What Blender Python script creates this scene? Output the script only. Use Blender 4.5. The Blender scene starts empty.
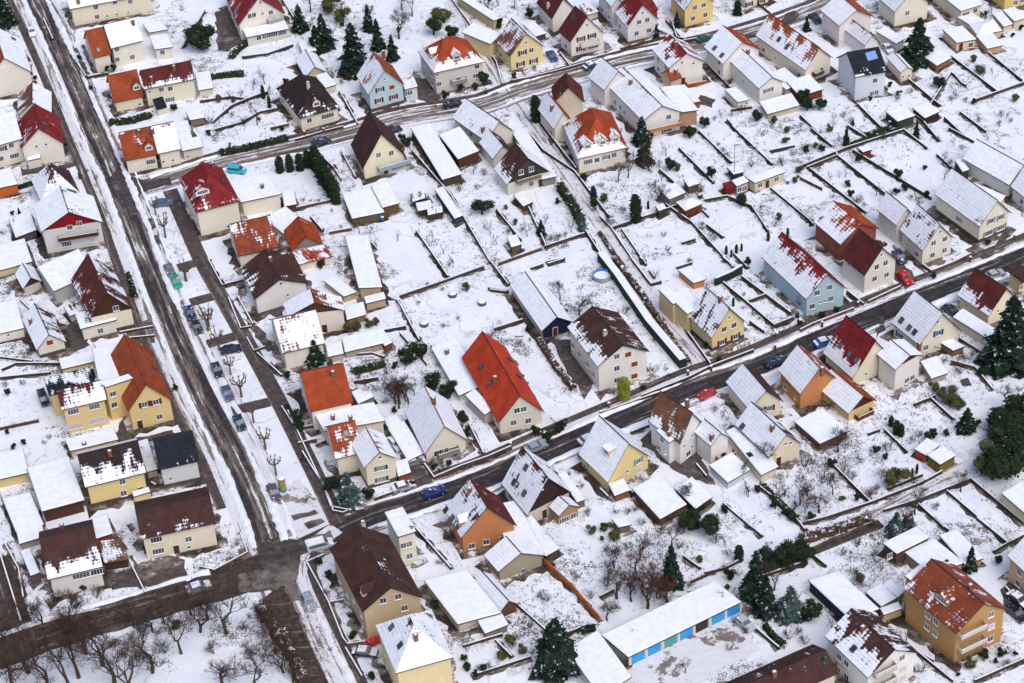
import bpy, math, random
from math import radians, sin, cos, pi, sqrt
from mathutils import Vector, Matrix
random.seed(7)
R = random.Random(11)
scene = bpy.context.scene

# ---------------------------------------------------------------- camera
IW, IH = 1024.0, 683.0
FPX = 2156.0                      # focal length in photo pixels
NADIR = (188.0, 2760.0)           # where plumb lines meet, from the photo centre
CAMH = 277.0
zc = Vector((-NADIR[0], NADIR[1], FPX)).normalized()      # world up seen by the camera
fwd = Vector((0, 0, -1))
yc = (fwd - zc * fwd.dot(zc)).normalized()
xc = yc.cross(zc)
ROT = Matrix((xc, yc, zc))        # camera -> world
cam_d = bpy.data.cameras.new('camera')
cam_o = bpy.data.objects.new('camera', cam_d)
scene.collection.objects.link(cam_o)
cam_o.matrix_world = Matrix.Translation((0, 0, CAMH)) @ ROT.to_4x4()
cam_d.sensor_width = 36.0
cam_d.lens = 36.0 * FPX / IW
cam_d.clip_start = 1.0
cam_d.clip_end = 6000.0
scene.camera = cam_o

# ---------------------------------------------------------------- sky, sun, exposure
w = bpy.data.worlds.new('World'); scene.world = w; w.use_nodes = True
nt = w.node_tree; bg = nt.nodes['Background']
sky = nt.nodes.new('ShaderNodeTexSky'); sky.sky_type = 'NISHITA'; sky.sun_disc = False
SUN_EL, SUN_AZ = radians(56), radians(150)      # azimuth clockwise from +Y
sky.sun_elevation = SUN_EL; sky.sun_rotation = SUN_AZ
sky.air_density = 1.0; sky.dust_density = 3.0; sky.ozone_density = 1.2
nt.links.new(sky.outputs[0], bg.inputs[0]); bg.inputs[1].default_value = 0.13
sun = bpy.data.lights.new('sun', 'SUN'); sun.energy = 1.2; sun.angle = radians(50)
sun.color = (1.0, 0.985, 0.97)
so = bpy.data.objects.new('sun', sun); scene.collection.objects.link(so)
sd = Vector((sin(SUN_AZ) * cos(SUN_EL), cos(SUN_AZ) * cos(SUN_EL), sin(SUN_EL)))
so.rotation_euler = sd.to_track_quat('Z', 'Y').to_euler()
scene.view_settings.view_transform = 'Standard'
scene.view_settings.look = 'None'
scene.view_settings.exposure = 0.33
scene.view_settings.gamma = 1.0
scene.render.engine = 'CYCLES'
scene.render.resolution_x = 1024; scene.render.resolution_y = 683

# ---------------------------------------------------------------- photo pixel <-> ground helpers
TX, TY, TS = 0.0, 0.0, 1.0
def tile(x, y, s):
    global TX, TY, TS
    TX, TY, TS = x, y, s
S0, S4, SB = 4.876, 4.571, 4.19
def T(r, c):
    tile(200 * c, 130 * r, SB if r == 4 else (S4 if c == 4 else S0))
def px(p): return (TX + p[0] / TS, TY + p[1] / TS)
CP = Vector((0, 0, CAMH))
def ray(p): return ROT @ Vector(((p[0] - IW / 2) / FPX, -(p[1] - IH / 2) / FPX, -1.0))
def un(p, z=0.0):
    d = ray(p); return CP + d * ((z - CAMH) / d.z)
def pr(P):
    c = ROT.transposed() @ (P - CP)
    return (IW / 2 - FPX * c.x / c.z, IH / 2 + FPX * c.y / c.z)
def bis(f, a, b):
    for _ in range(40):
        m = (a + b) / 2
        if f(m) > 0: b = m
        else: a = m
    return (a + b) / 2
def wall_height(p, dpx):
    def f(z):
        q = un(p, z); return pr(Vector((q.x, q.y, 0)))[1] - p[1] - dpx
    return bis(f, 0.1, 30)
# ---------------------------------------------------------------- materials
MATS = {}
def hexc(h):
    f = lambda v: v / 12.92 if v <= .04045 else ((v + .055) / 1.055) ** 2.4
    return tuple(f(int(h[i:i + 2], 16) / 255) for i in (0, 2, 4)) + (1,)
class NT:
    def __init__(s, name):
        s.m = bpy.data.materials.new(name); s.m.use_nodes = True
        s.t = s.m.node_tree; s.b = s.t.nodes['Principled BSDF']
    def n(s, typ, **kw):
        o = s.t.nodes.new(typ)
        for k, v in kw.items():
            if k.startswith('i_'):
                o.inputs[int(k[2:]) if k[2:].isdigit() else k[2:]].default_value = v
            else: setattr(o, k, v)
        return o
    def l(s, a, b): s.t.links.new(a, b)
    def math(s, op, a, b=None, c=None, clamp=False):
        o = s.t.nodes.new('ShaderNodeMath'); o.operation = op; o.use_clamp = clamp
        for i, v in enumerate((a, b, c)):
            if v is None: continue
            if isinstance(v, (int, float)): o.inputs[i].default_value = v
            else: s.l(v, o.inputs[i])
        return o.outputs[0]
    def mix(s, f, a, b):
        o = s.t.nodes.new('ShaderNodeMix'); o.data_type = 'RGBA'
        for i, v in ((0, f), (6, a), (7, b)):
            if isinstance(v, (tuple, float, int)): o.inputs[i].default_value = v
            else: s.l(v, o.inputs[i])
        return o.outputs[2]
    def noise(s, vec, scale, detail=4, rough=.55):
        o = s.n('ShaderNodeTexNoise'); o.inputs['Scale'].default_value = scale
        o.inputs['Detail'].default_value = detail; o.inputs['Roughness'].default_value = rough
        if vec is not None: s.l(vec, o.inputs['Vector'])
        return o.outputs[0]
    def mapping(s, vec, scale=(1, 1, 1), loc=(0, 0, 0)):
        o = s.n('ShaderNodeMapping'); s.l(vec, o.inputs[0])
        o.inputs['Scale'].default_value = scale; o.inputs['Location'].default_value = loc
        return o.outputs[0]
    def ramp(s, f, a, b): # smooth step a..b
        o = s.n('ShaderNodeMapRange', interpolation_type='SMOOTHSTEP'); s.l(f, o.inputs[0])
        o.inputs[1].default_value = a; o.inputs[2].default_value = b
        return o.outputs[0]
    def bump(s, h, strength=.3, dist=.05):
        o = s.n('ShaderNodeBump'); s.l(h, o.inputs['Height'])
        o.inputs['Strength'].default_value = strength; o.inputs['Distance'].default_value = dist
        s.l(o.outputs[0], s.b.inputs['Normal'])
    def col(s, c): s.l(c, s.b.inputs['Base Color'])
    def rough(s, v):
        s.b.inputs['Roughness'].default_value = v
        if v > .55: s.b.inputs['Specular IOR Level'].default_value = .08
    def pos(s): return s.n('ShaderNodeNewGeometry').outputs['Position']
    def uv(s, name=None):
        o = s.n('ShaderNodeUVMap')
        if name: o.uv_map = name
        return o.outputs[0]
SNOW_A, SNOW_B = (.87, .885, .93, 1), (.77, .79, .86, 1)

def m_plain(hx, rough=.85, var=.12, scale=.7, metal=0, name=None):
    key = ('p', hx, rough, var, metal)
    if key in MATS: return MATS[key]
    t = NT(name or 'surface_' + hx); c = hexc(hx)
    p = t.pos()
    f = t.math('ADD', t.math('MULTIPLY', t.noise(p, scale, 5), .6), t.math('MULTIPLY', t.noise(p, scale * 6, 3), .4))
    d = tuple(x * (1 - 2.2 * var) for x in c[:3]) + (1,)
    e = tuple(min(1, x * (1 + var)) for x in c[:3]) + (1,)
    t.col(t.mix(t.ramp(f, .3, .7), d, e)); t.rough(rough); t.b.inputs['Metallic'].default_value = metal
    MATS[key] = t.m; return t.m
def m_wall(hx):
    key = ('w', hx)
    if key in MATS: return MATS[key]
    t = NT('render_' + hx); c = hexc(hx); p = t.pos()
    g_ = (c[0] + c[1] + c[2]) / 3; c = tuple(min(.9, (x * .90 + g_ * .10) * 1.04) for x in c[:3]) + (1,)
    f = t.noise(p, .35, 5, .6); g = t.noise(t.mapping(p, (3, 3, .5)), 1.2, 4)
    h = t.math('ADD', t.math('MULTIPLY', f, .5), t.math('MULTIPLY', g, .5))
    d = (c[0] * .84, c[1] * .82, c[2] * .80, 1)
    t.col(t.mix(t.ramp(h, .72, .52), c, d)); t.rough(.9)
    t.bump(t.noise(p, 9, 2), .15, .02)
    MATS[key] = t.m; return t.m
def m_brick(hx='8a4a34'):
    key = ('b', hx)
    if key in MATS: return MATS[key]
    t = NT('brick_' + hx); c = hexc(hx)
    o = t.n('ShaderNodeTexBrick'); t.l(t.mapping(t.pos(), (1, 1, 1)), o.inputs[0])
    o.inputs['Scale'].default_value = 3.0
    o.inputs['Color1'].default_value = c; o.inputs['Color2'].default_value = tuple(x * .7 for x in c[:3]) + (1,)
    o.inputs['Mortar'].default_value = (.35, .3, .27, 1)
    t.col(t.mix(t.ramp(t.noise(t.pos(), 1.5), .3, .7), o.outputs[0], c)); t.rough(.9)
    MATS[key] = t.m; return t.m
def m_wood(hx):
    key = ('wd', hx)
    if key in MATS: return MATS[key]
    t = NT('boards_' + hx); c = hexc(hx); p = t.pos()
    wv = t.n('ShaderNodeTexWave', wave_type='BANDS', bands_direction='DIAGONAL'); t.l(t.mapping(p, (1, 1, .02)), wv.inputs[0])
    wv.inputs['Scale'].default_value = 1.6; wv.inputs['Distortion'].default_value = .5
    f = t.math('ADD', t.math('MULTIPLY', wv.outputs['Fac'], .4), t.math('MULTIPLY', t.noise(p, 1.2, 5), .6))
    t.col(t.mix(f, tuple(x * .55 for x in c[:3]) + (1,), tuple(min(1, x * 1.25) for x in c[:3]) + (1,))); t.rough(.85)
    MATS[key] = t.m; return t.m
ROOFC = dict(brn='4c332f', drk='382b2c', red='842a2c', rng='98492c', brt='a24629', flm='c0442a', blk='262932', rst='8a4630', mar='5e2c2a', gry='5d5c60', cop='74503f')
def m_roof(key):
    k = ('r', key)
    if k in MATS: return MATS[k]
    c = hexc(ROOFC[key]); t = NT('roof_' + key)
    uv = t.uv('UVMap'); cv = t.uv('cover'); sep = t.n('ShaderNodeSeparateXYZ'); t.l(cv, sep.inputs[0])
    cov, seed = sep.outputs[0], sep.outputs[1]
    cmb = t.n('ShaderNodeCombineXYZ'); s2 = t.n('ShaderNodeSeparateXYZ'); t.l(uv, s2.inputs[0])
    t.l(s2.outputs[0], cmb.inputs[0]); t.l(s2.outputs[1], cmb.inputs[1]); t.l(seed, cmb.inputs[2])
    v = cmb.outputs[0]
    big = t.noise(t.mapping(v, (.34, .24, 9)), 1, 4, .55)
    strk = t.noise(t.mapping(v, (1.9, .3, 5)), 1, 4, .6)
    fine = t.noise(t.mapping(v, (2.8, 2.8, 3)), 1, 3, .6)
    row = t.math('SINE', t.math('MULTIPLY', s2.outputs[1], 2 * pi / .68))
    colm = t.math('SINE', t.math('MULTIPLY', s2.outputs[0], 2 * pi / .6))
    n = t.math('ADD', t.math('MULTIPLY', big, .56), t.math('MULTIPLY', strk, .32))
    n = t.math('ADD', n, t.math('MULTIPLY', fine, .12))
    n = t.ramp(n, .30, .70); n.node.interpolation_type = 'LINEAR'
    n = t.math('ADD', n, t.math('MULTIPLY', row, .045))
    n = t.math('ADD', n, t.math('MULTIPLY', colm, .0))
    fac = t.ramp(t.math('SUBTRACT', cov, n), -.05, .07)
    tn = t.noise(t.mapping(v, (4.5, 3, 2)), 1, 3, .7); tn2 = t.noise(t.mapping(v, (.4, .4, 2)), 1, 4)
    tf = t.math('ADD', t.math('MULTIPLY', tn, .55), t.math('MULTIPLY', tn2, .45))
    tc = t.mix(t.ramp(tf, .3, .72), tuple(x * .55 for x in c[:3]) + (1,), tuple(min(1, x * 1.2 + .006) for x in c[:3]) + (1,))
    # rows of tiles with their thin shaded butts showing through thin snow
    pit = t.math('LESS_THAN', cov, 1.5)
    thin = t.math('MULTIPLY', t.math('MULTIPLY', t.ramp(row, .35, 1.0), pit), t.ramp(t.noise(t.mapping(v, (.5, .5, 4)), 1, 3), .40, .66))
    snow = t.mix(t.ramp(t.noise(v, .9, 3), .3, .7), SNOW_B, SNOW_A)
    snow = t.mix(t.math('MULTIPLY', thin, .26), snow, tuple(x * .8 + .05 for x in c[:3]) + (1,))
    t.col(t.mix(fac, tc, snow)); t.rough(.8)
    h = t.math('ADD', t.math('MULTIPLY', fac, 1.6), t.math('MULTIPLY', t.math('MULTIPLY', row, pit), .3))
    t.bump(h, .55, .06)
    MATS[k] = t.m; return t.m
def m_snow(name='snow', dirt=.0):
    k = ('s', name, dirt)
    if k in MATS: return MATS[k]
    t = NT(name); p = t.pos()
    f = t.ramp(t.noise(p, .25, 6, .6), .3, .7)
    c = t.mix(f, SNOW_B, SNOW_A)
    if dirt > 0:
        s = t.math('ADD', t.math('MULTIPLY', t.noise(p, .5, 6, .7), .55), t.math('MULTIPLY', t.noise(p, 3.2, 3, .7), .45))
        c = t.mix(t.ramp(s, .66 - dirt * .1, .60 - dirt * .1) if False else t.ramp(s, .63 - dirt * .12, .68 - dirt * .12), c, (.16, .12, .09, 1))
    t.col(c); t.rough(.75)
    t.bump(t.math('ADD', t.noise(p, .8, 6, .65), t.math('MULTIPLY', t.noise(p, 5, 3), .2)), .6, .25)
    MATS[k] = t.m; return t.m
def m_ground():
    t = NT('garden_snow'); p = t.pos()
    f = t.ramp(t.noise(p, .12, 7, .65), .3, .7)
    c = t.mix(f, SNOW_B, SNOW_A)
    tr = t.n('ShaderNodeTexWave', wave_type='BANDS', bands_direction='DIAGONAL'); t.l(p, tr.inputs[0])
    tr.inputs['Scale'].default_value = .05; tr.inputs['Distortion'].default_value = 22; tr.inputs['Detail'].default_value = 5; tr.inputs['Detail Scale'].default_value = 1.6
    path = t.math('MULTIPLY', t.ramp(tr.outputs['Fac'], .93, .99), t.ramp(t.noise(p, .06, 2), .48, .58))
    c = t.mix(t.math('MULTIPLY', path, .45), c, (.42, .39, .42, 1))
    area = t.math('MULTIPLY', t.math('ADD', t.math('MULTIPLY', t.ramp(t.noise(p, .035, 4, .6), .40, .62), .5), .5), t.ramp(t.noise(p, .075, 3, .5), .38, .60))
    sp = t.math('ADD', t.math('MULTIPLY', t.noise(p, .55, 6, .72), .5), t.math('MULTIPLY', t.noise(p, 2.6, 3, .7), .5))
    inv = t.ramp(t.math('ADD', t.math('MULTIPLY', area, .178), sp), .645, .70)
    dirt = t.mix(t.noise(p, .8, 4), (.05, .034, .03, 1), (.13, .10, .08, 1))
    c = t.mix(t.math('MULTIPLY', inv, .85), c, dirt)
    t.col(c); t.rough(.8)
    t.bump(t.math('ADD', t.noise(p, .5, 7, .7), t.math('MULTIPLY', t.noise(p, 4, 3), .25)), .8, .3)
    return t.m
def m_road(name, cov, base=(.055, .047, .05), slush=.4, iso=False):
    t = NT(name); uv = t.uv('UVMap'); p = t.pos()
    s = t.n('ShaderNodeSeparateXYZ'); t.l(uv, s.inputs[0])
    lane = t.noise(t.mapping(uv, (.12, .14, 1) if iso else (.03, .95, 1)), 1, 5, .55)
    med = t.noise(t.mapping(uv, (.4, .45, 1) if iso else (.16, .9, 1)), 1, 6, .7)
    fine = t.noise(p, 2.2, 4, .7)
    n = t.math('ADD', t.math('ADD', t.math('MULTIPLY', lane, .55), t.math('MULTIPLY', med, .33)), t.math('MULTIPLY', fine, .12))
    n = t.ramp(n, .33, .67); n.node.interpolation_type = 'LINEAR'
    sn = t.ramp(n, 1.02 - cov, 1.10 - cov)
    sl = t.ramp(n, 1.02 - cov - slush, 1.02 - cov)
    bn = t.noise(p, .7, 6, .7)
    b = t.mix(t.ramp(bn, .3, .75), tuple(x * .7 for x in base) + (1,), tuple(x * 1.7 for x in base) + (1,))
    c = t.mix(t.math('MULTIPLY', sl, .75), b, (.27, .225, .19, 1))
    c = t.mix(sn, c, t.mix(bn, (.55, .53, .56, 1), (.84, .84, .9, 1)))
    t.col(c); t.rough(.6); t.bump(n, .5, .06)
    return t.m
def m_glass():
    if 'glass' in MATS: return MATS['glass']
    t = NT('window_glass'); oi = t.n('ShaderNodeObjectInfo')
    t.col(t.mix(oi.outputs['Random'], (.02, .025, .03, 1), (.13, .14, .17, 1)))
    t.rough(.12); MATS['glass'] = t.m; return t.m
def m_paint(snowy=False):
    k = ('paint', snowy)
    if k in MATS: return MATS[k]
    t = NT('car_paint_snowy' if snowy else 'car_paint'); oi = t.n('ShaderNodeObjectInfo')
    c = oi.outputs['Color']
    g = t.n('ShaderNodeNewGeometry'); s = t.n('ShaderNodeSeparateXYZ'); t.l(g.outputs['Normal'], s.inputs[0])
    f = t.math('MULTIPLY', t.ramp(s.outputs[2], .75, .95), t.ramp(t.noise(g.outputs['Position'], 1.6, 4), *((.3, .45) if snowy else (.58, .7))))
    t.col(t.mix(f, c, (.82, .83, .9, 1))); t.rough(.3)
    MATS[k] = t.m; return t.m
def m_leaf(name, a, b, snow=.12):
    if name in MATS: return MATS[name]
    t = NT(name); g = t.n('ShaderNodeNewGeometry'); s = t.n('ShaderNodeSeparateXYZ'); t.l(g.outputs['Normal'], s.inputs[0])
    p = g.outputs['Position']
    c = t.mix(t.ramp(t.noise(p, 1.3, 4, .7), .3, .7), a + (1,), b + (1,))
    f = t.math('MULTIPLY', t.ramp(t.math('ABSOLUTE', s.outputs[2]), .55, .9), t.ramp(t.noise(p, .9, 4, .7), .70 - snow, .76 - snow))
    t.col(t.mix(f, c, (.78, .8, .86, 1))); t.rough(.9)
    MATS[name] = t.m; return t.m

# ---------------------------------------------------------------- mesh helper
class MB:
    def __init__(s): s.v = []; s.f = []; s.m = []; s.uv = []; s.cv = []
    def face(s, pts, mi=0, uv=None, cv=None):
        i = len(s.v); s.v += [tuple(p) for p in pts]; s.f.append(tuple(range(i, i + len(pts)))); s.m.append(mi)
        s.uv.append(uv or [(0, 0)] * len(pts)); s.cv.append(cv or [(0, 0)] * len(pts))
    def hexa(s, b, t, mi=0, mt=None):          # b,t: four bottom / top points, counter-clockwise from above
        s.face(b[::-1], mi); s.face(t, mi if mt is None else mt)
        for i in range(4):
            j = (i + 1) % 4; s.face([b[i], b[j], t[j], t[i]], mi)
    def box(s, c, d, mi=0, mt=None):
        x, y, z = c; a, b, h = d[0] / 2, d[1] / 2, d[2] / 2
        q = [(x - a, y - b), (x + a, y - b), (x + a, y + b), (x - a, y + b)]
        s.hexa([p + (z - h,) for p in q], [p + (z + h,) for p in q], mi, mt)
    def tube(s, a, b, ra, rb, n=5, mi=0):
        a = Vector(a); b = Vector(b); d = (b - a)
        if d.length < 1e-5: return
        d.normalize(); u = d.orthogonal().normalized(); w_ = d.cross(u)
        A = [a + (u * cos(2 * pi * k / n) + w_ * sin(2 * pi * k / n)) * ra for k in range(n)]
        B = [b + (u * cos(2 * pi * k / n) + w_ * sin(2 * pi * k / n)) * rb for k in range(n)]
        for k in range(n):
            j = (k + 1) % n; s.face([A[k], A[j], B[j], B[k]], mi)
        s.face(B, mi)
    def mesh(s, name, mats):
        me = bpy.data.meshes.new(name); me.from_pydata(s.v, [], s.f)
        for m_ in mats: me.materials.append(m_)
        me.polygons.foreach_set('material_index', s.m)
        for nm, src in (('UVMap', s.uv), ('cover', s.cv)):
            l = me.uv_layers.new(name=nm); flat = [c for f in src for q in f for c in q]
            l.data.foreach_set('uv', flat)
        me.update(); return me
def link(name, me, parent=None, loc=None, mat=None):
    o = bpy.data.objects.new(name, me); scene.collection.objects.link(o)
    if parent: o.parent = parent
    if mat is not None: o.matrix_basis = mat
    elif loc is not None: o.location = loc
    return o
def tag(o, label=None, cat=None, group=None, kind=None):
    if label: o['label'] = label
    if cat: o['category'] = cat
    if group: o['group'] = group
    if kind: o['kind'] = kind
    return o

# ---------------------------------------------------------------- labels that point at one thing by its neighbours
LAND = []        # (px, py, nick)
PENDING = []     # (object, prefix, px, py)
USED = set()
def later(o, prefix, p): PENDING.append((o, prefix, p[0], p[1]))
def relation(dx, dy, d):
    if abs(dx) > abs(dy) * 1.3: return 'right of' if dx > 0 else 'left of'
    return 'in front of' if dy > 0 else 'behind'
def resolve_labels():
    for o, pre, x, y in PENDING:
        c = sorted(((math.hypot(x - a, y - b), a, b, n) for a, b, n in LAND))[:34]
        done = False
        for adv in ('', 'further '):
            for d, a, b, n in c:
                rel = relation(x - a, y - b, d)
                if adv: rel = 'a little further ' + rel if rel != 'in front of' else 'a little further in front of'
                lab = '%s %s the %s' % (pre, rel, n)
                if len(lab.split()) <= 16 and lab not in USED:
                    USED.add(lab); o['label'] = lab; done = True; break
            if done: break
        if not done and len(c) > 2:
            for i in range(6):
                for j in range(i + 1, 9):
                    a_, b_ = ' '.join(c[i][3].split()[:5]), ' '.join(c[j][3].split()[:5]); lab = ' '.join(pre.split()[:4]) + ' between the %s and %s' % (a_, b_)
                    if not done and len(lab.split()) <= 16 and lab not in USED: USED.add(lab); o['label'] = lab; done = True
        if not done:
            d, a, b, n = c[0]; o['label'] = ' '.join(('%s between the %s and others' % (pre, n)).split()[:16])

# ---------------------------------------------------------------- windows, doors and other small parts
def win_mesh(kind, wd, ht, col, hx2=None):
    k = ('win', kind, wd, ht, col, hx2)
    if k in MATS: return MATS[k]
    b = MB(); fr = .09; dp = .07
    for (cx, cy, sx, sy) in ((0, ht / 2 - fr / 2, wd, fr), (0, -ht / 2 + fr / 2, wd, fr), (-wd / 2 + fr / 2, 0, fr, ht - 2 * fr), (wd / 2 - fr / 2, 0, fr, ht - 2 * fr)):
        b.box((cx, cy, dp / 2), (sx, sy, dp))
    nm = max(1, round(wd / .6))
    if kind == 'w':
        for i in range(1, nm): b.box((-wd / 2 + i * wd / nm, 0, dp / 2 - .005), (.07, ht - 2 * fr, dp - .02))
    b.box((0, -ht / 2 - .04, .1), (wd + .14, .07, .2), 0)
    if kind == 'w': b.box((0, -ht / 2 + .008, .12), (wd + .1, .04, .14), 2)
    if kind == 'r':
        b.box((0, 0, .03), (wd - 2 * fr, ht - 2 * fr, .05), 1)
    m1 = b.mesh('window', [m_plain('d8d6d2', .6, .04), m_wood(hx2 or 'e0ddd8'), m_snow()])
    g = MB(); g.box((0, 0, .012), (wd - 2 * fr, ht - 2 * fr, .02), 0)
    m2 = g.mesh('pane', [m_glass()])
    sh = None
    if kind == 'w' and hx2:
        q = MB()
        for sg in (-1, 1): q.box((sg * (wd / 2 + .29), 0, .05), (.5, ht, .07))
        sh = q.mesh('shutters', [m_wood(hx2)])
    MATS[k] = (m1, m2, sh); return MATS[k]
def sky_mesh():
    if 'skyl' in MATS: return MATS['skyl']
    b = MB()
    for (cx, cy, sx, sy) in ((0, .6, 1.0, .1), (0, -.6, 1.0, .1), (-.45, 0, .1, 1.1), (.45, 0, .1, 1.1)): b.box((cx, cy, .1), (sx, sy, .2))
    g = MB(); g.box((0, 0, .1), (.8, 1.1, .12))
    MATS['skyl'] = (b.mesh('skylight', [m_plain('3c3c42', .5)]), g.mesh('pane', [m_glass()])); return MATS['skyl']
def frame_mat(o, x, y, z):
    m_ = Matrix((x, y, z)).transposed().to_4x4(); m_.translation = o; return m_
def put_window(par, base, o, t, up, n, code):
    wd, ht, kind, hx = 1.25, 1.35, 'w', None
    if 'm' in code: wd, ht = .65, .7
    if 'l' in code: wd = 2.2
    if 'L' in code: wd = 3.2
    if 's' in code: hx = '6e2f26'
    if 'g' in code: hx = '8f9494'
    if 'u' in code: hx = '2a48a0'
    if 'b' in code: kind, hx, wd = 'r', '8a4a28', max(wd, 1.5)
    if 'c' in code: kind, hx, wd = 'r', 'c9c6c0', max(wd, 1.5)
    if 'd' in code:
        key = ('door', code)
        if key not in MATS:
            b = MB(); b.box((0, 0, .03), (1.05, 2.05, .06)); b.box((0, 1.07, .05), (1.2, .09, .1), 1)
            b.box((-.57, 0, .05), (.09, 2.05, .1), 1); b.box((.57, 0, .05), (.09, 2.05, .1), 1)
            q = MB(); q.box((.38, -.05, .1), (.08, .2, .07))
            MATS[key] = (b.mesh('door', [m_wood('5a3424'), m_plain('d8d6d2', .6, .04)]), q.mesh('door_handle', [m_plain('9a9a9a', .3)]))
        d = link('door', MATS[key][0], par, mat=frame_mat(o - base, t, up, n)); link('handle', MATS[key][1], d); return
    m1, m2, sh = win_mesh(kind, wd, ht, 'x', hx)
    a = link('window', m1, par, mat=frame_mat(o - base, t, up, n))
    if kind == 'w': link('pane', m2, a)
    if sh: link('shutters', sh, a)

# ---------------------------------------------------------------- buildings
CUR = {}
Z = Vector((0, 0, 1))
ANG = []
def cvdig(c): return [-.25 if q == '0' else (1.3 if q == '9' else int(q) / 9.0) for q in c]
def face_hit(p, o, n):
    d = ray(px(p)); t = (o - CP).dot(n) / d.dot(n); return CP + d * t
def parse(s):
    for tok in s.split():
        c = ''
        while tok[-1].isalpha(): c = tok[-1] + c; tok = tok[:-1]
        x, y = tok.split(','); yield (float(x), float(y)), c
def volume(root, base, kind, A, B, C=None, P=None, h=60, roof='brn', wall='e8e0cc', c='9999', k=.9, f='', l='', s='', ch='', dm='', bal='', gable=None, auto=True, over=.45, plinth=None, dh=None, zmin=None, fw=None, sol=''):
    a, b_ = px(A), px(B)
    ze = max(wall_height(a, h / TS), 1.9)
    if zmin: ze = max(ze, zmin)
    ze += R.uniform(-.06, .06)
    WA, WB = un(a, ze), un(b_, ze)
    U = WB - WA; W_ = U.length; U.normalize()
    V = Z.cross(U)                        # points away from the camera
    if V.y < 0: V = -V
    if C is not None:
        WC = un(px(C), ze); D_ = WC - WA; d = D_.length; D_.normalize()
        ang = math.degrees(math.atan2(D_.dot(U), D_.dot(V))); ANG.append((a, ang, W_, d, ze))
        lim = 7.0 if kind != 'flat' else 12.0
        e = radians(max(-lim, min(lim, ang))); V = (V * cos(e) + U * sin(e)).normalized()
    else:
        def g(dd): return -(pr(WA + V * (dd / 2) + Z * (k * dd / 2))[1] - px(P)[1])
        d = bis(g, 2, 26)
    if kind == 'flat': rise = 0
    elif kind == 'hip': rise = k * min(W_, d) / 2
    elif kind == 'mono': rise = k
    elif kind == 'f':
        M_ = WA + U * (W_ / 2)
        rise = bis(lambda z: -(pr(M_ + Z * z)[1] - px(P)[1]), .2, 14)
        rise = max(.18 * W_ / 2, min(1.6 * W_ / 2, rise))
    else:
        rise = k * d / 2
        if C is not None and P is not None:
            M_ = WA + V * (d / 2)
            rise = max(.3 * d / 2, min(1.5 * d / 2, bis(lambda z: -(pr(M_ + Z * z)[1] - px(P)[1]), .2, 14)))
    O = Vector((WA.x, WA.y, 0))
    if root is None:
        base = O + U * (W_ / 2) + V * (d / 2)
        root = bpy.data.objects.new('house', None); scene.collection.objects.link(root); root.location = base
        root.empty_display_size = 2
    def pt(u, v, z): return O + U * u + V * v + Z * z - base
    seed = R.random() * 50
    iu = iv = min(over, W_ * .08, d * .08)
    cc = cvdig(c); wb = MB(); rb = MB(); T_ = .22
    mw = m_brick(wall[1:]) if wall[0] == 'B' else (m_wood(wall[1:]) if wall[0] == 'W' else m_wall(wall))
    mg = mw if gable is None else (m_wood(gable[1:]) if gable[0] == 'W' else m_wall(gable))
    corners = [(iu, iv), (W_ - iu, iv), (W_ - iu, d - iv), (iu, d - iv)]
    lo = [pt(x, y, 0) for x, y in corners]; hi = [pt(x, y, ze - .05) for x, y in corners]
    for i in range(4):
        j = (i + 1) % 4; wb.face([lo[i], lo[j], hi[j], hi[i]], 3 if (fw and i == 0) else 0)
    if plinth:
        q = [(iu - .05, iv - .05), (W_ - iu + .05, iv - .05), (W_ - iu + .05, d - iv + .05), (iu - .05, d - iv + .05)]
        wb.hexa([pt(x, y, 0) for x, y in q], [pt(x, y, .9) for x, y in q], 2)
    def roofface(pts, cvs, uvs):
        n_ = (pts[1] - pts[0]).cross(pts[2] - pts[0])
        if n_.z < 0: pts, cvs, uvs = pts[::-1], cvs[::-1], uvs[::-1]
        rb.face(pts, 0, uvs, [(q, seed) for q in cvs])
        low = [p - Z * T_ for p in pts]
        rb.face(low[::-1], 1)
        for i in range(len(pts)):
            j = (i + 1) % len(pts); rb.face([low[i], low[j], pts[j], pts[i]], 1)
    slopes = []
    if kind == 'flat':
        rb.hexa([pt(x, y, ze - .28) for x, y in ((0, 0), (W_, 0), (W_, d), (0, d))], [pt(x, y, ze - .1) for x, y in ((0, 0), (W_, 0), (W_, d), (0, d))], 1)
        e1 = .06; q1 = [(e1, e1), (W_ - e1, e1), (W_ - e1, d - e1), (e1, d - e1)]
        e2 = .26; q2 = [(e2, e2), (W_ - e2, e2), (W_ - e2, d - e2), (e2, d - e2)]
        b1 = [pt(x, y, ze - .1) for x, y in q1]; b2 = [pt(x, y, ze + .0) for x, y in q1]; b3 = [pt(x, y, ze + .12) for x, y in q2]
        cm = 2.0 if c[0] == '9' else cc[0]; sv = lambda: [(cm, seed)] * 4
        uq1 = [(x + seed, y) for x, y in q1]; uq2 = [(x + seed, y) for x, y in q2]
        for i in range(4):
            j = (i + 1) % 4
            rb.face([b1[i], b1[j], b2[j], b2[i]], 0, [uq1[i], uq1[j], uq1[j], uq1[i]], sv())
            rb.face([b2[i], b2[j], b3[j], b3[i]], 0, [uq1[i], uq1[j], uq2[j], uq2[i]], sv())
        rb.face(b3, 0, uq2, sv())
        slopes.append((pt(0, 0, ze) + base, U, V, Z))
    elif kind == 'mono':
        q = [pt(0, 0, ze), pt(W_, 0, ze), pt(W_, d, ze + k), pt(0, d, ze + k)]
        roofface(q, [cc[0], cc[0], cc[1], cc[1]], [(0, 0), (W_, 0), (W_, d), (0, d)])
        wb.face([hi[1], hi[2], hi[2] + Z * (k - .1)], 0); wb.face([hi[3], hi[0], hi[3] + Z * (k - .1)], 0)
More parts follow.
